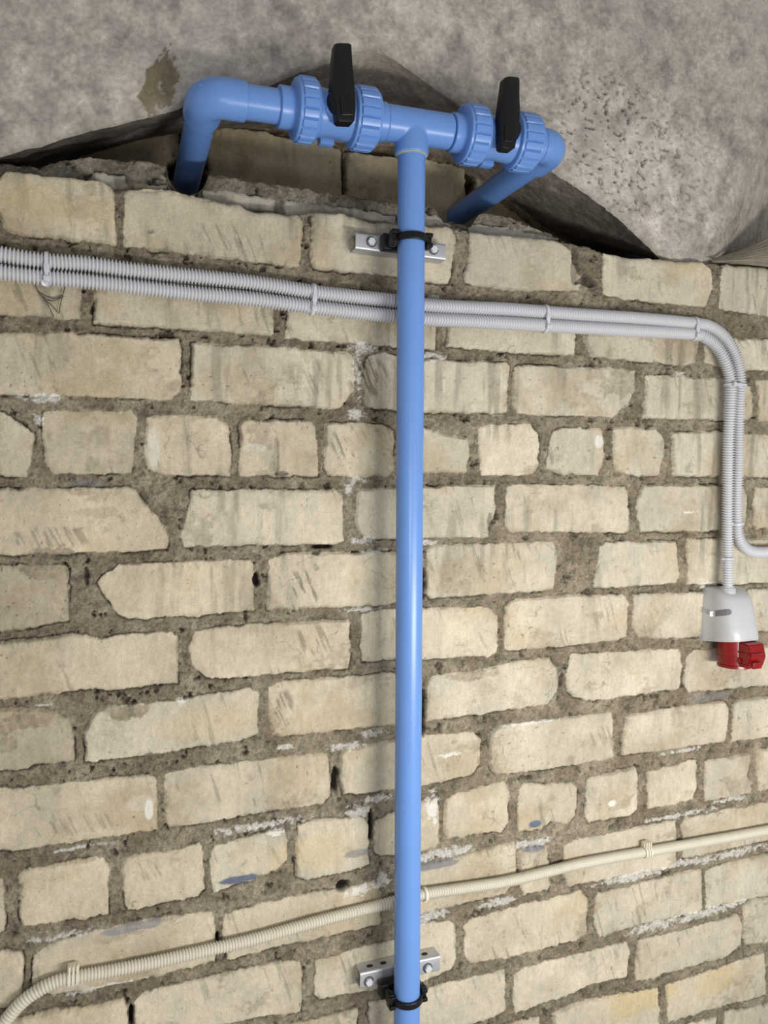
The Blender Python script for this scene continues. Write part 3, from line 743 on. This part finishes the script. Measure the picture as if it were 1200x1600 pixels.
# ball valves
def valve(u, hpoly, label, sub):
    (u_c0, u_n0, u_n1, u_m0, u_m1, u_e) = u
    s = [AX(q) for q in u]
    mid = (s[2]+s[3])/2
    o = aL+adir*mid
    t = thing('ball_valve', label, 'valve', o, 'blue ball valves on the manifold')
    L = [q-mid for q in s]
    prof = [(L[1]-0.002, 0.0275), (L[2]-0.004, 0.0290), (L[2]+0.0005, 0.0315), (L[2]+0.004, 0.0320), (-0.006, 0.0300), (0.0, 0.0305), (0.006, 0.0305), (L[3]-0.004, 0.0320), (L[3], 0.0325), (L[3]+0.004, 0.029), (L[4]+0.001, 0.0275)]
    bd = lathe(o, adir, prof, 64); bd.build('valve_body', M_blue, t)
    # stem boss, towards the room and the foot on the far side
    lathe(o+np.array([0, -0.020, 0]), (0, -1, 0), [(0, 0.023), (0.012, 0.021), (0.016, 0.0165), (0.019, 0.0160)], 40).build('stem_boss', M_blue, t)
    MB().box(o+np.array([0.0, 0.030, -0.020]), (0.022, 0.016, 0.022), 0.003).build('mounting_foot', M_blue, t)
    for (a, b) in ((L[0], L[1]), (L[4], L[5])):
        lathe(o, adir, [(a, 0.0212), (a, 0.0255), (a+0.001, 0.0268), (b-0.001, 0.0268), (b, 0.0262), (b, 0.020)] if a < 0 else [(a, 0.020), (a, 0.0262), (b-0.001, 0.0262), (b, 0.025), (b, 0.0212)], 48).build('end_connector', M_blue, t)
    for (a, b) in ((L[1], L[2]), (L[3], L[4])):
        NR = 20; w_ = b-a
        def rib(base, amp, ph=0.0):
            def f(th):
                q = (th*NR/(2*math.pi)+ph) % 1.0
                k = 1.0 if 0.16 < q < 0.84 else (q/0.16 if q <= 0.16 else (1-q)/0.16)
                e = 1.0 if 0.26 < q < 0.74 else 0.0
                return base+amp*(k*k*(3-2*k))
            return f
        ro = 0.0400
        prof = [(a, 0.0270), (a, ro-0.004), (a+0.0015, ro-0.0012), (a+0.004, ro-0.0005), (a+0.0050, rib(ro-0.0006, 0.0)), (a+0.0062, rib(ro-0.0008, 0.0028)),
                (a+w_*0.5, rib(ro-0.0008, 0.0030)), (b-0.0052, rib(ro-0.0008, 0.0028)), (b-0.0042, rib(ro-0.0006, 0.0)), (b-0.003, ro-0.0004), (b-0.001, ro-0.0014), (b, ro-0.004), (b, 0.030)]
        lathe(o, adir, prof, 240).build('union_nut', M_blue, t)
    # lever handle
    YH = YP-0.049
    hp = [P(a, b, YH)[[0, 2]] for a, b in hpoly]
    hb = MB().prism(hp, YH, YH+0.016, 0.0028)
    cpt = o+np.array([0, 0, 0.0])
    hd_ = hb.build('handle', M_black, t, 30)
    rdg = [P(a, b, YH-0.002)[[0, 2]] for a, b in sub]
    MB().prism(rdg, YH-0.0022, YH+0.002, 0.0012).build('handle_rib', M_black, hd_, 30)
    lathe(o+np.array([0, -0.034, 0]), (0, -1, 0), [(0, 0.0185), (0.004, 0.0195), (0.010, 0.0175), (0.013, 0.015)], 32).build('handle_hub', M_black, hd_)
    return t
H1 = [(524, 67), (530, 65.5), (546, 66), (550, 69), (552, 100), (555, 130), (557, 165), (555, 187), (551, 191), (531, 190), (527, 186), (524, 160), (518, 140), (520, 120), (521, 95)]
H2 = [(790, 120), (796, 118), (809, 119), (813, 122), (813, 150), (814, 177), (811, 205), (806, 230), (802, 233), (788, 232), (784, 229), (783, 205), (782, 180), (786, 150)]
valve((434, 458, 492, 546, 585, 600), H1, 'left blue ball valve with black lever, between the left bent pipe and the tee', [(531, 150), (549, 151), (552, 180), (534, 180)])
valve((703, 719, 752, 797, 832, 843), H2, 'right blue ball valve with black lever, between the tee and the right bent pipe', [(789, 196), (805, 197), (801, 222), (788, 221)])

# ------------------------------------------------------------------ brackets: rail, bolts, clamp
def bracket(label, tl, bl_, tr, br_, bolts, clamp_px, holes):
    yf = -0.024; th = 0.0022
    A = P(*tl, yf); Bq = P(*bl_, yf); Cq = P(*tr, yf); Dq = P(*br_, yf)
    cen = (A+Bq+Cq+Dq)/4; ex = (Cq-A)/2+(Dq-Bq)/2; Lh = np.linalg.norm(ex)/2; ex /= np.linalg.norm(ex)
    hz = (np.linalg.norm(A-Bq)+np.linalg.norm(Cq-Dq))/4
    ez = np.cross(ex, np.array([0, 1, 0])); ez /= np.linalg.norm(ez); ez = ez if ez[2] > 0 else -ez
    t = thing('pipe_bracket', label, 'bracket', cen+np.array([0, 0.024, 0]), 'steel and black plastic pipe brackets')
    # U-channel section (y, z) swept along ex, with rounded corners
    outer = []; r = 0.004
    def arc(cy, cz2, a0, a1): return [(cy+r*math.cos(a), cz2+r*math.sin(a)) for a in np.linspace(a0, a1, 6)]
    sec = [(0.0, -hz)]+[(yf+r-r*math.sin(a), -hz+r-r*math.cos(a)) for a in np.linspace(0, math.pi/2, 6)]+[(yf+r-r*math.cos(a), hz-r+r*math.sin(a)) for a in np.linspace(0, math.pi/2, 6)]+[(0.0, hz)]
    inn = [(0.0, -hz+th)]+[(yf+th+r-(r)*math.sin(a), -hz+th+r-r*math.cos(a)) for a in np.linspace(0, math.pi/2, 6)]+[(yf+th+r-r*math.cos(a), hz-th-r+r*math.sin(a)) for a in np.linspace(0, math.pi/2, 6)]+[(0.0, hz-th)]
    n = len(sec); V = []
    for e in (-Lh, Lh):
        for (y, z) in sec: V.append(np.array([cen[0], 0, cen[2]])+ex*e+ez*z+np.array([0, y, 0]))
        for (y, z) in inn: V.append(np.array([cen[0], 0, cen[2]])+ex*e+ez*z+np.array([0, y, 0]))
    Fc = []
    for k in range(n-1):
        Fc.append((k, k+1, 2*n+k+1, 2*n+k)); Fc.append((n+k, 2*n+n+k, 2*n+n+k+1, n+k+1))
        Fc.append((k, n+k, n+k+1, k+1)); Fc.append((2*n+k, 2*n+k+1, 3*n+k+1, 3*n+k))
    Fc.append((0, 2*n, 3*n, n)); Fc.append((n-1, 2*n-1, 4*n-1, 3*n-1))
    rail = MB().add(V, Fc).build('rail', M_steel, t, 30)
    for (hx, side) in holes:
        c = np.array([cen[0], -0.012, cen[2]])+ex*hx+ez*(hz*side)
        m = MB(); q = lathe(c-ez*0.0*side, ez*side, [(-0.0005, 0.0036), (0.0004, 0.0036), (0.0004, 0.003)], 20)
        for i, v in enumerate(q.v):
            dv = v-c; q.v[i] = c+dv+ex*np.dot(dv, ex)*0.5
        q.build('slot_hole', M_hole_shade, rail)  # dark disc on the flange, painted shade instead of a cut hole
    for (u, v) in bolts:
        c = P(u, v, yf)
        lathe(c, (0, -1, 0), [(-0.001, 0.0080), (0.0010, 0.0080), (0.0012, 0.0060)], 28).build('washer', M_wash, t)
        bt = lathe(c+np.array([0, -0.0012, 0]), (0, -1, 0), [(0, 0.0062), (0.0035, 0.0062), (0.0045, 0.0052), (0.0046, 0.003)], 6)
        bt.build('bolt', M_bolt, t, 20)
    # clamp
    pc = riser_top+rdir*((P(*clamp_px, YP)[2]-riser_top[2])/rdir[2])
    gz = np.array([0, 0, 1.0])
    cl = MB()
    ba = np.array([pc[0]-0.008, (yf-0.045)/2-0.002, pc[2]])
    cl.box((pc[0]-0.010, -0.034, pc[2]), (0.050, 0.018, 0.024), 0.0025)
    base = cl.build('clamp_base', M_black, t, 30)
    rg = MB()
    ring = []
    prof = [(-0.0050, RP+0.0002), (-0.0050, RP+0.0040), (-0.0038, RP+0.0048), (0.0038, RP+0.0048), (0.0050, RP+0.0040), (0.0050, RP+0.0002)]
    q = lathe(pc, rdir, prof, 64); q.f = q.f[:-2]
    rg.add(q.v, q.f)
    band = rg.build('clamp_band', M_black, t, 30)
    for sx in (-1, 1):
        lg = MB()
        lg.box((pc[0]+sx*0.0265, YP+0.002, pc[2]), (0.009, 0.014, 0.023), 0.0015)
        lg.box((pc[0]+sx*0.0265, YP+0.016, pc[2]), (0.007, 0.020, 0.018), 0.0015)
        lg.box((pc[0]+sx*0.0265, YP-0.006, pc[2]+0.007), (0.010, 0.006, 0.006), 0.001)
        lg.box((pc[0]+sx*0.0265, YP-0.006, pc[2]-0.007), (0.010, 0.006, 0.006), 0.001)
        lg.build('clamp_lug', M_black, t, 30)
    return t
bracket('upper pipe bracket, silver steel rail with black clamp just below the tee', (556, 362), (556, 389), (697, 381), (696, 407), [(580, 378), (677, 390)], (642, 374), [])
bracket('lower pipe bracket, silver slotted steel rail with black clamp at the bottom edge', (563, 1521), (563, 1546), (687.5, 1493), (687.5, 1518), [(576, 1533), (668, 1512)], (636, 1557),
        [(-0.049, 1), (-0.026, 1), (0.0, 1), (0.046, 1)])

# ------------------------------------------------------------------ corrugated conduits
def conduit(name, label, cat, pts, r, mat_, depth, pitch=0.0047, group=None, yoff=None):
    W = [P(u, v, -(r+0.0035) if yoff is None else -yoff[i]) for i, (u, v) in enumerate(pts)]
    step = pitch/6.0
    path, s = spline(W, step)
    ph = (s/pitch) % 1.0
    prof = np.where(ph < 0.62, 1.0, 0.0)
    rad = r-depth*(1-sstep(0.0, 0.22, ph)*(1-sstep(0.52, 0.74, ph)))
    m = MB().tube(path, list(rad), 22)
    o = mk(name, m.v, m.f, mat_, None, True)
    tag(o, label, cat, group)
    return o, path
UP = [(-450, 312), (-90, 379), (0, 397.4), (67, 408), (133, 412.5), (200, 421.5), (300, 432), (400, 442.5), (500, 458), (613, 470), (663, 477), (733, 481), (800, 484), (900, 491.5), (1000, 498), (1083, 505.5), (1108, 510), (1130, 525), (1145, 547), (1153, 570), (1156, 597), (1154, 650), (1153, 717), (1151.5, 767), (1151.5, 817), (1154, 840), (1164, 856), (1180, 862.5), (1210, 862), (1300, 857), (1550, 843)]
LO = [(-450, 345), (-90, 408), (0, 425), (67, 433), (133, 439), (200, 447), (300, 458.5), (400, 468), (500, 481.5), (613, 494), (663, 498.5), (733, 502), (800, 505.5), (900, 511.5), (1000, 517), (1083, 522), (1103, 528), (1121, 543), (1134, 567), (1141.5, 597), (1141, 633), (1138.5, 683), (1137.5, 747), (1137, 800), (1137, 867), (1137.5, 920)]
co1, path1 = conduit('corrugated_conduit', 'upper light grey corrugated conduit, bending down and then off to the right edge', 'conduit', UP, 0.0108, M_cond, 0.0034, group=None)
yo = [0.0143]*len(LO)
for i in range(18, len(LO)): yo[i] = 0.022
yo[17] = 0.019; yo[16] = 0.016; yo[-1] = 0.030; yo[-2] = 0.025
co2, path2 = conduit('corrugated_conduit', 'lower light grey corrugated conduit, bending down into the grey and red power socket', 'conduit', LO, 0.0108, M_cond, 0.0034, yoff=yo)
CR = [(-60, 1690), (-20, 1630), (10, 1593), (33, 1567), (60, 1547), (87, 1534), (114, 1527.5), (167, 1518), (233, 1505), (300, 1490), (400, 1466.5), (500, 1438.5), (607, 1411), (663, 1397), (733, 1386.5), (800, 1375.5), (900, 1351), (1000, 1332.5), (1100, 1315), (1200, 1297), (1320, 1275), (1600, 1222)]
co3, path3 = conduit('corrugated_conduit', 'cream corrugated conduit crossing the bottom of the brick wall at a slant', 'conduit', CR, 0.0092, M_cond2, 0.0017, 0.0044)

def nearest(path, u, v, Y=-0.014):
    q = P(u, v, Y); i = int(np.argmin(np.linalg.norm(path-q, axis=1))); i = min(max(i, 1), len(path)-2)
    t = path[i+3 if i+3 < len(path) else i]-path[i-3 if i >= 3 else i]
    return path[i], t/np.linalg.norm(t)
def band(m, cs, t, r, width, th):
    """flat band round one or two tube centres"""
    t = t/np.linalg.norm(t)
    if len(cs) == 2:
        s = cs[1]-cs[0]; s = s-t*np.dot(s, t); L = np.linalg.norm(s); s /= L
    else: s = np.cross(t, np.array([0, 1.0, 0])); s /= np.linalg.norm(s); L = 0
    n = np.cross(s, t)
    loop = []
    for a in np.linspace(-math.pi/2, math.pi/2, 14): loop.append((cs[-1], s*math.cos(a)+n*math.sin(a)))
    for a in np.linspace(math.pi/2, 3*math.pi/2, 14): loop.append((cs[0], s*math.cos(a)+n*math.sin(a)))
    V = []; k = len(loop)
    for (c, d) in loop:
        for (rr, w_) in ((r, -width/2), (r+th, -width/2), (r+th, width/2), (r, width/2)): V.append(c+d*rr+t*w_)
    Fc = []
    for i in range(k):
        j = (i+1) % k
        for q in range(4): Fc.append((i*4+q, i*4+(q+1) % 4, j*4+(q+1) % 4, j*4+q))
    m.add(V, Fc); return s, n, t
def tie2(u, v1, v2, label, head=True, vertical=None):
    if vertical: c1, t = nearest(path1, vertical[1], u); c2, _ = nearest(path2, vertical[0], u)
    else: c1, t = nearest(path1, u, v1); c2, _ = nearest(path2, u, v2)
    c2 = c2-t*np.dot(c2-c1, t)
    t_ = thing('cable_tie', label, 'cable tie', (c1+c2)/2, 'clear cable ties on the two grey conduits')
    m = MB(); s, n, t = band(m, [c1, c2], t, 0.0112, 0.0048, 0.0012); m.build('strap', M_tie, t_)
    out = np.array([0, -1.0, 0])
    m = MB(); rot = Matrix([[t[i], s[i], np.cross(t, s)[i]] for i in range(3)])
    m.box(c2+s*0.004+out*0.0125, (0.0085, 0.0075, 0.005), 0.0012, rot)
    m.build('tie_head', M_tie, t_)
    m = MB(); m.box((c1+c2)/2+out*0.0105, (0.007, 0.011, 0.004), 0.001, rot); m.build('tie_saddle', M_tie, t_)
    return t_
a_ = tie2(73, 409, 434, 'clear cable tie round both grey conduits, nearest the left edge, with a white nail below')
qn = P(70, 443, -0.012); lathe(qn, (0, -1, -0.1), [(0, 0.002), (0.006, 0.002), (0.006, 0.0042), (0.009, 0.0038), (0.0095, 0.001)], 14).build('nail', M_white, a_)
tie2(489, 457, 481, 'clear cable tie round both grey conduits, second from the left edge')
tie2(851, 488, 508, 'clear cable tie round both grey conduits, first to the right of the blue pipe')
tie2(1084, 506, 522, 'clear cable tie round both grey conduits, just before they bend downwards')
tie2(603, 0, 0, 'clear cable tie round both grey conduits, just below their bend', vertical=(1142, 1156))
def ring1(path, u, v, Y, r, label, name, w_, mat_, group=None):
    c, t = nearest(path, u, v, Y)
    o = thing(name, label, 'cable tie' if name == 'cable_tie' else 'clip', c, group)
    m = MB(); s, n, t = band(m, [c], t, r, w_, 0.0013); m.build('strap', mat_, o)
    m = MB(); rot = Matrix([[t[i], s[i], np.cross(t, s)[i]] for i in range(3)])
    sd = -1 if s[0] > 0 else 1
    m.box(c+s*sd*(r+0.001), (w_*1.15, 0.004, 0.006), 0.0008, rot); m.build('tie_head', mat_, o)
    return o, c, s, t
ring1(path1, 1151, 818, -0.014, 0.0112, 'small clear tie round the right grey conduit, just above its turn to the right edge', 'cable_tie', 0.004, M_tie)
ring1(path2, 1137, 873, -0.025, 0.0112, 'small clear tie round the grey conduit close above the power socket', 'cable_tie', 0.004, M_tie)
def clip(u, v, label, full=True):
    c, t = nearest(path3, u, v, -0.013)
    o = thing('conduit_clip', label, 'clip', c, None)
    s = np.cross(t, np.array([0, 1.0, 0])); s = s if s[2] > 0 else -s; s /= np.linalg.norm(s)
    for k in (-1, 0, 1):
        m = MB(); band(m, [c+t*k*0.0052], t, 0.0094, 0.0038, 0.0014); m.build('strap', M_tie2, o)
    rot = Matrix([[t[i], s[i], np.cross(t, s)[i]] for i in range(3)])
    if full:
        m = MB(); m.box(c+s*0.0135+np.array([0, 0.002, 0]), (0.0150, 0.010, 0.010), 0.001, rot)
        for k in (-1, 0, 1): m.box(c+s*0.0135+t*k*0.005+np.array([0, -0.004, 0]), (0.0022, 0.011, 0.006), 0.0005, rot)
        m.build('clip_foot', M_tie2, o)
    return o
clip(114, 1527, 'cream ribbed clip standing up over the cream conduit near the bottom left corner')
clip(1010, 1330, 'plaster-splashed clip holding the cream conduit right of the blue pipe, near the right side')
ring1(path3, 664, 1397, -0.012, 0.0096, 'narrow cream clip on the cream conduit, right beside the blue pipe', 'conduit_clip', 0.005, M_tie2)

# ------------------------------------------------------------------ industrial socket
def outlet():
    bl0 = P(1094.5, 1001, 0); tl0 = P(1098, 920, 0)
    Wd = 0.086; zb0 = bl0[2]; zt0 = zb0+0.100; x0 = bl0[0]
    t = thing('power_socket', 'grey wall-mounted industrial power socket with red outlet, hanging under the conduit at the right', 'socket', (x0+Wd/2, 0, (zb0+zt0)/2))
    # rounded D sections from bottom to top
    secs = [(zb0-0.000, 1.00, 0.072, 0.0), (zb0+0.003, 1.0, 0.073, 0.0), (zb0+0.03, 0.985, 0.068, 0.0), (zb0+0.062, 0.96, 0.060, 0), (zb0+0.082, 0.93, 0.053, 0), (zb0+0.090, 0.88, 0.046, 0), (zb0+0.0985, 0.80, 0.030, 0), (zb0+0.100, 0.76, 0.018, 0)]
    V = []; n = 0
    for (z, wf, dp, _) in secs:
        hw = Wd/2*wf; cxx = x0+Wd/2
        ring = [(cxx-hw, 0.006), (cxx-hw, -0.010)]
        for a in np.linspace(0, math.pi, 25):
            c_, s_2 = math.cos(a), math.sin(a)
            ex_ = abs(c_)**0.60*(1 if c_ > 0 else -1); ey_ = abs(s_2)**0.62
            ring.append((cxx-hw*0.97*ex_, -0.012-(dp-0.012)*ey_))
        ring += [(cxx+hw, -0.010), (cxx+hw, 0.006)]
        n = len(ring)
        tilt = 0.16
        for (x, y) in ring: V.append((x, y, z+(-y)*tilt*max(0, 1-(z-zb0)/0.05)))
    Fc = []
    for i in range(len(secs)-1):
        for k_ in range(n-1): Fc.append((i*n+k_, i*n+k_+1, (i+1)*n+k_+1, (i+1)*n+k_))
        Fc.append((i*n+n-1, i*n, (i+1)*n, (i+1)*n+n-1))
    Fc.append(tuple(range(n))); Fc.append(tuple((len(secs)-1)*n+k_ for k_ in range(n-1, -1, -1)))
    body = MB().add(V, Fc).build('housing', M_house, t, 50)
    # conduit gland on top
    lathe((P(1137.5, 918, -0.028)[0], -0.028, zt0-0.012), (0, 0, 1), [(0, 0.0140), (0.013, 0.0135), (0.015, 0.0120)], 32).build('cable_entry', M_house, t)
    # screw slot in the curved front: follow the housing surface between two columns
    def surf(u, v):
        lo, hi = -0.095, 0.0
        best = None
        for Y in np.linspace(-0.085, -0.002, 400):
            p = P(u, v, Y); z = p[2]; zz = [s[0] for s in secs]
            if z < zb0 or z > zt0: continue
            wf = np.interp(z, zz, [s[1] for s in secs]); dp = np.interp(z, zz, [s[2] for s in secs])
            hw = Wd/2*wf*0.97; q = (p[0]-(x0+Wd/2))/hw
            if abs(q) >= 1: continue
            a = math.acos(min(1, abs(q)**(1/0.60))); ys = -0.012-(dp-0.012)*abs(math.sin(a))**0.62
            if Y >= ys: return p
        return P(u, v, -0.03)
    sl = []
    cols = np.linspace(1117, 1143.0, 16)
    top = []; bot = []
    for i, u in enumerate(cols):
        yc_ = 958.5-(u-1117)*0.10; hv = 4.6
        e = (1143.0-u)
        if e < 4.6: hv = math.sqrt(max(0.02, 4.6**2-(4.6-e)**2))
        top.append(surf(u, yc_-hv)); bot.append(surf(u, yc_+hv))
    out = np.array([-0.35, -1, 0.0]); out /= np.linalg.norm(out)
    nn = len(cols); V = [p+out*0.0012 for p in top]+[p+out*0.0012 for p in bot]+[p-out*0.002 for p in top]+[p-out*0.002 for p in bot]
    Fc = [(i, i+1, nn+i+1, nn+i) for i in range(nn-1)]+[(i, 2*nn+i, 2*nn+i+1, i+1) for i in range(nn-1)]+[(nn+i, nn+i+1, 3*nn+i+1, 3*nn+i) for i in range(nn-1)]+[(nn-1, 2*nn+nn-1, 4*nn-1, 2*nn-1)]
    MB().add(V, Fc).build('screw_channel', M_slot, t, 40)
    c = surf(1112.5, 959)
    q = MB(); q.box(c+out*0.001, (0.010, 0.003, 0.0095), 0.0008, Matrix.Rotation(math.radians(-20), 3, 'Z')); sc_ = q.build('screw_cover', M_white, t)
    lathe(c+out*0.002+np.array([0.002, 0, 0]), out, [(0, 0.0030), (0.0010, 0.0030), (0.0012, 0.002)], 16).build('screw', M_slot, sc_)
    # red outlet below
    cx_, cy_ = x0+Wd/2+0.001, -0.038
    ax = np.array([0.0, -0.06, -1.0])
    base = np.array([cx_, cy_, zb0+0.010])
    red = lathe(base, ax, [(0, 0.0305), (0.030, 0.0300), (0.031, 0.0308), (0.036, 0.0308), (0.037, 0.0298), (0.046, 0.0298), (0.047, 0.0312), (0.0515, 0.0312), (0.0525, 0.029), (0.0530, 0.010)], 64).build('outlet_collar', M_red, t)
    lid = MB()
    # hinged cap housing at the front
    lp = [(-0.001, 0.008), (0.021, 0.006), (0.027, -0.017), (0.020, -0.036), (0.0, -0.038)]   # (towards room, down from zb0)
    xh = 0.019
    V = []
    for sx in (-xh, xh):
        for (a, b) in lp: V.append((cx_+sx+0.002, cy_-0.026-a, zb0+0.002+b))
    n5 = len(lp)
    Fc = [tuple(range(n5)), tuple(n5+i for i in range(n5-1, -1, -1))]+[(i, (i+1) % n5, n5+(i+1) % n5, n5+i) for i in range(n5)]
    bm = bmesh.new(); vs = [bm.verts.new(v) for v in V]
    for f in Fc: bm.faces.new([vs[i] for i in f])
    bmesh.ops.recalc_face_normals(bm, faces=bm.faces); bmesh.ops.bevel(bm, geom=bm.edges[:], offset=0.0018, segments=2, affect='EDGES')
    bm.verts.ensure_lookup_table(); bm.verts.index_update()
    lid.add([v.co[:] for v in bm.verts], [tuple(v.index for v in f.verts) for f in bm.faces]); bm.free()
    lo = lid.build('hinged_lid', M_red, t, 30)
    r1 = MB()
    r1.box((cx_-xh+0.0015, cy_-0.037, zb0-0.009), (0.003, 0.018, 0.003), 0.0006); r1.box((cx_-xh+0.0015, cy_-0.037, zb0-0.030), (0.003, 0.016, 0.003), 0.0006)
    r1.box((cx_-0.002, cy_-0.053, zb0-0.008), (0.028, 0.004, 0.004), 0.001, Matrix.Rotation(0.3, 3, 'X'))
    r1.box((cx_-0.002, cy_-0.054, zb0-0.028), (0.020, 0.004, 0.012), 0.001)
    r1.build('lid_ribs', M_red, lo, 30)
    lathe((cx_-xh-0.001, cy_-0.030, zb0-0.024), (1, 0, 0), [(0, 0.004), (0.044, 0.004)], 16).build('hinge_pin', M_red, lo)
outlet()

# ------------------------------------------------------------------ cobweb and fibre strip
def web():
    t = thing('cobweb', 'dark dusty strands of cobweb hanging below the grey conduits near the left edge', 'cobweb', P(80, 470, -0.004))
    for pts in ([(53, 440), (60, 455), (70, 468), (78, 482), (85, 497)], [(60, 455), (75, 464), (88, 466), (98, 460), (102, 445)], [(66, 462), (78, 470), (90, 468), (100, 462)], [(98, 462), (94, 478), (92, 492)], [(70, 468), (82, 478), (92, 490)]):
        W = [P(u, v, -0.0045) for u, v in pts]; path, s = spline(W, 0.002)
        MB().tube(path, 0.0006, 6).build('strand', M_web, t)
    return t
web()
def strip():
    top = [(1112, 404), (1135, 398), (1160, 390), (1185, 380), (1210, 368), (1300, 335)]
    bot = [(1112, 410), (1135, 411), (1160, 413), (1185, 415), (1210, 418), (1300, 430)]
    n = 50; mrows = 26; V = []; Y0 = -0.004
    tu = np.linspace(1112, 1300, n)
    tv = np.interp(tu, [a for a, b in top], [b for a, b in top]); bv = np.interp(tu, [a for a, b in bot], [b for a, b in bot])
    for j in range(mrows):
        k_ = j/(mrows-1)
        for i in range(n):
            Y = Y0-0.008*math.sin(math.pi*k_)+0.03*k_ + 0.0035*(float(vnoise(np.array(j*0.9), np.array(i*0.08), 3))-0.5)
            p = P(tu[i], bv[i]*(1-k_)+tv[i]*k_, Y); V.append(p)
    Fc = [(j*n+i, j*n+i+1, (j+1)*n+i+1, (j+1)*n+i) for j in range(mrows-1) for i in range(n-1)]
    nb = len(V)
    # back side for real thickness
    V += [v+np.array([0, 0.02, 0]) for v in V]
    Fc += [tuple(nb+q for q in reversed(f)) for f in Fc]
    o = MB().add(V, Fc).build('fibre_strip', M_straw, None)
    tag(o, 'greyish brown fibrous strip lying on top of the brick wall at the right edge', 'strip')
strip()
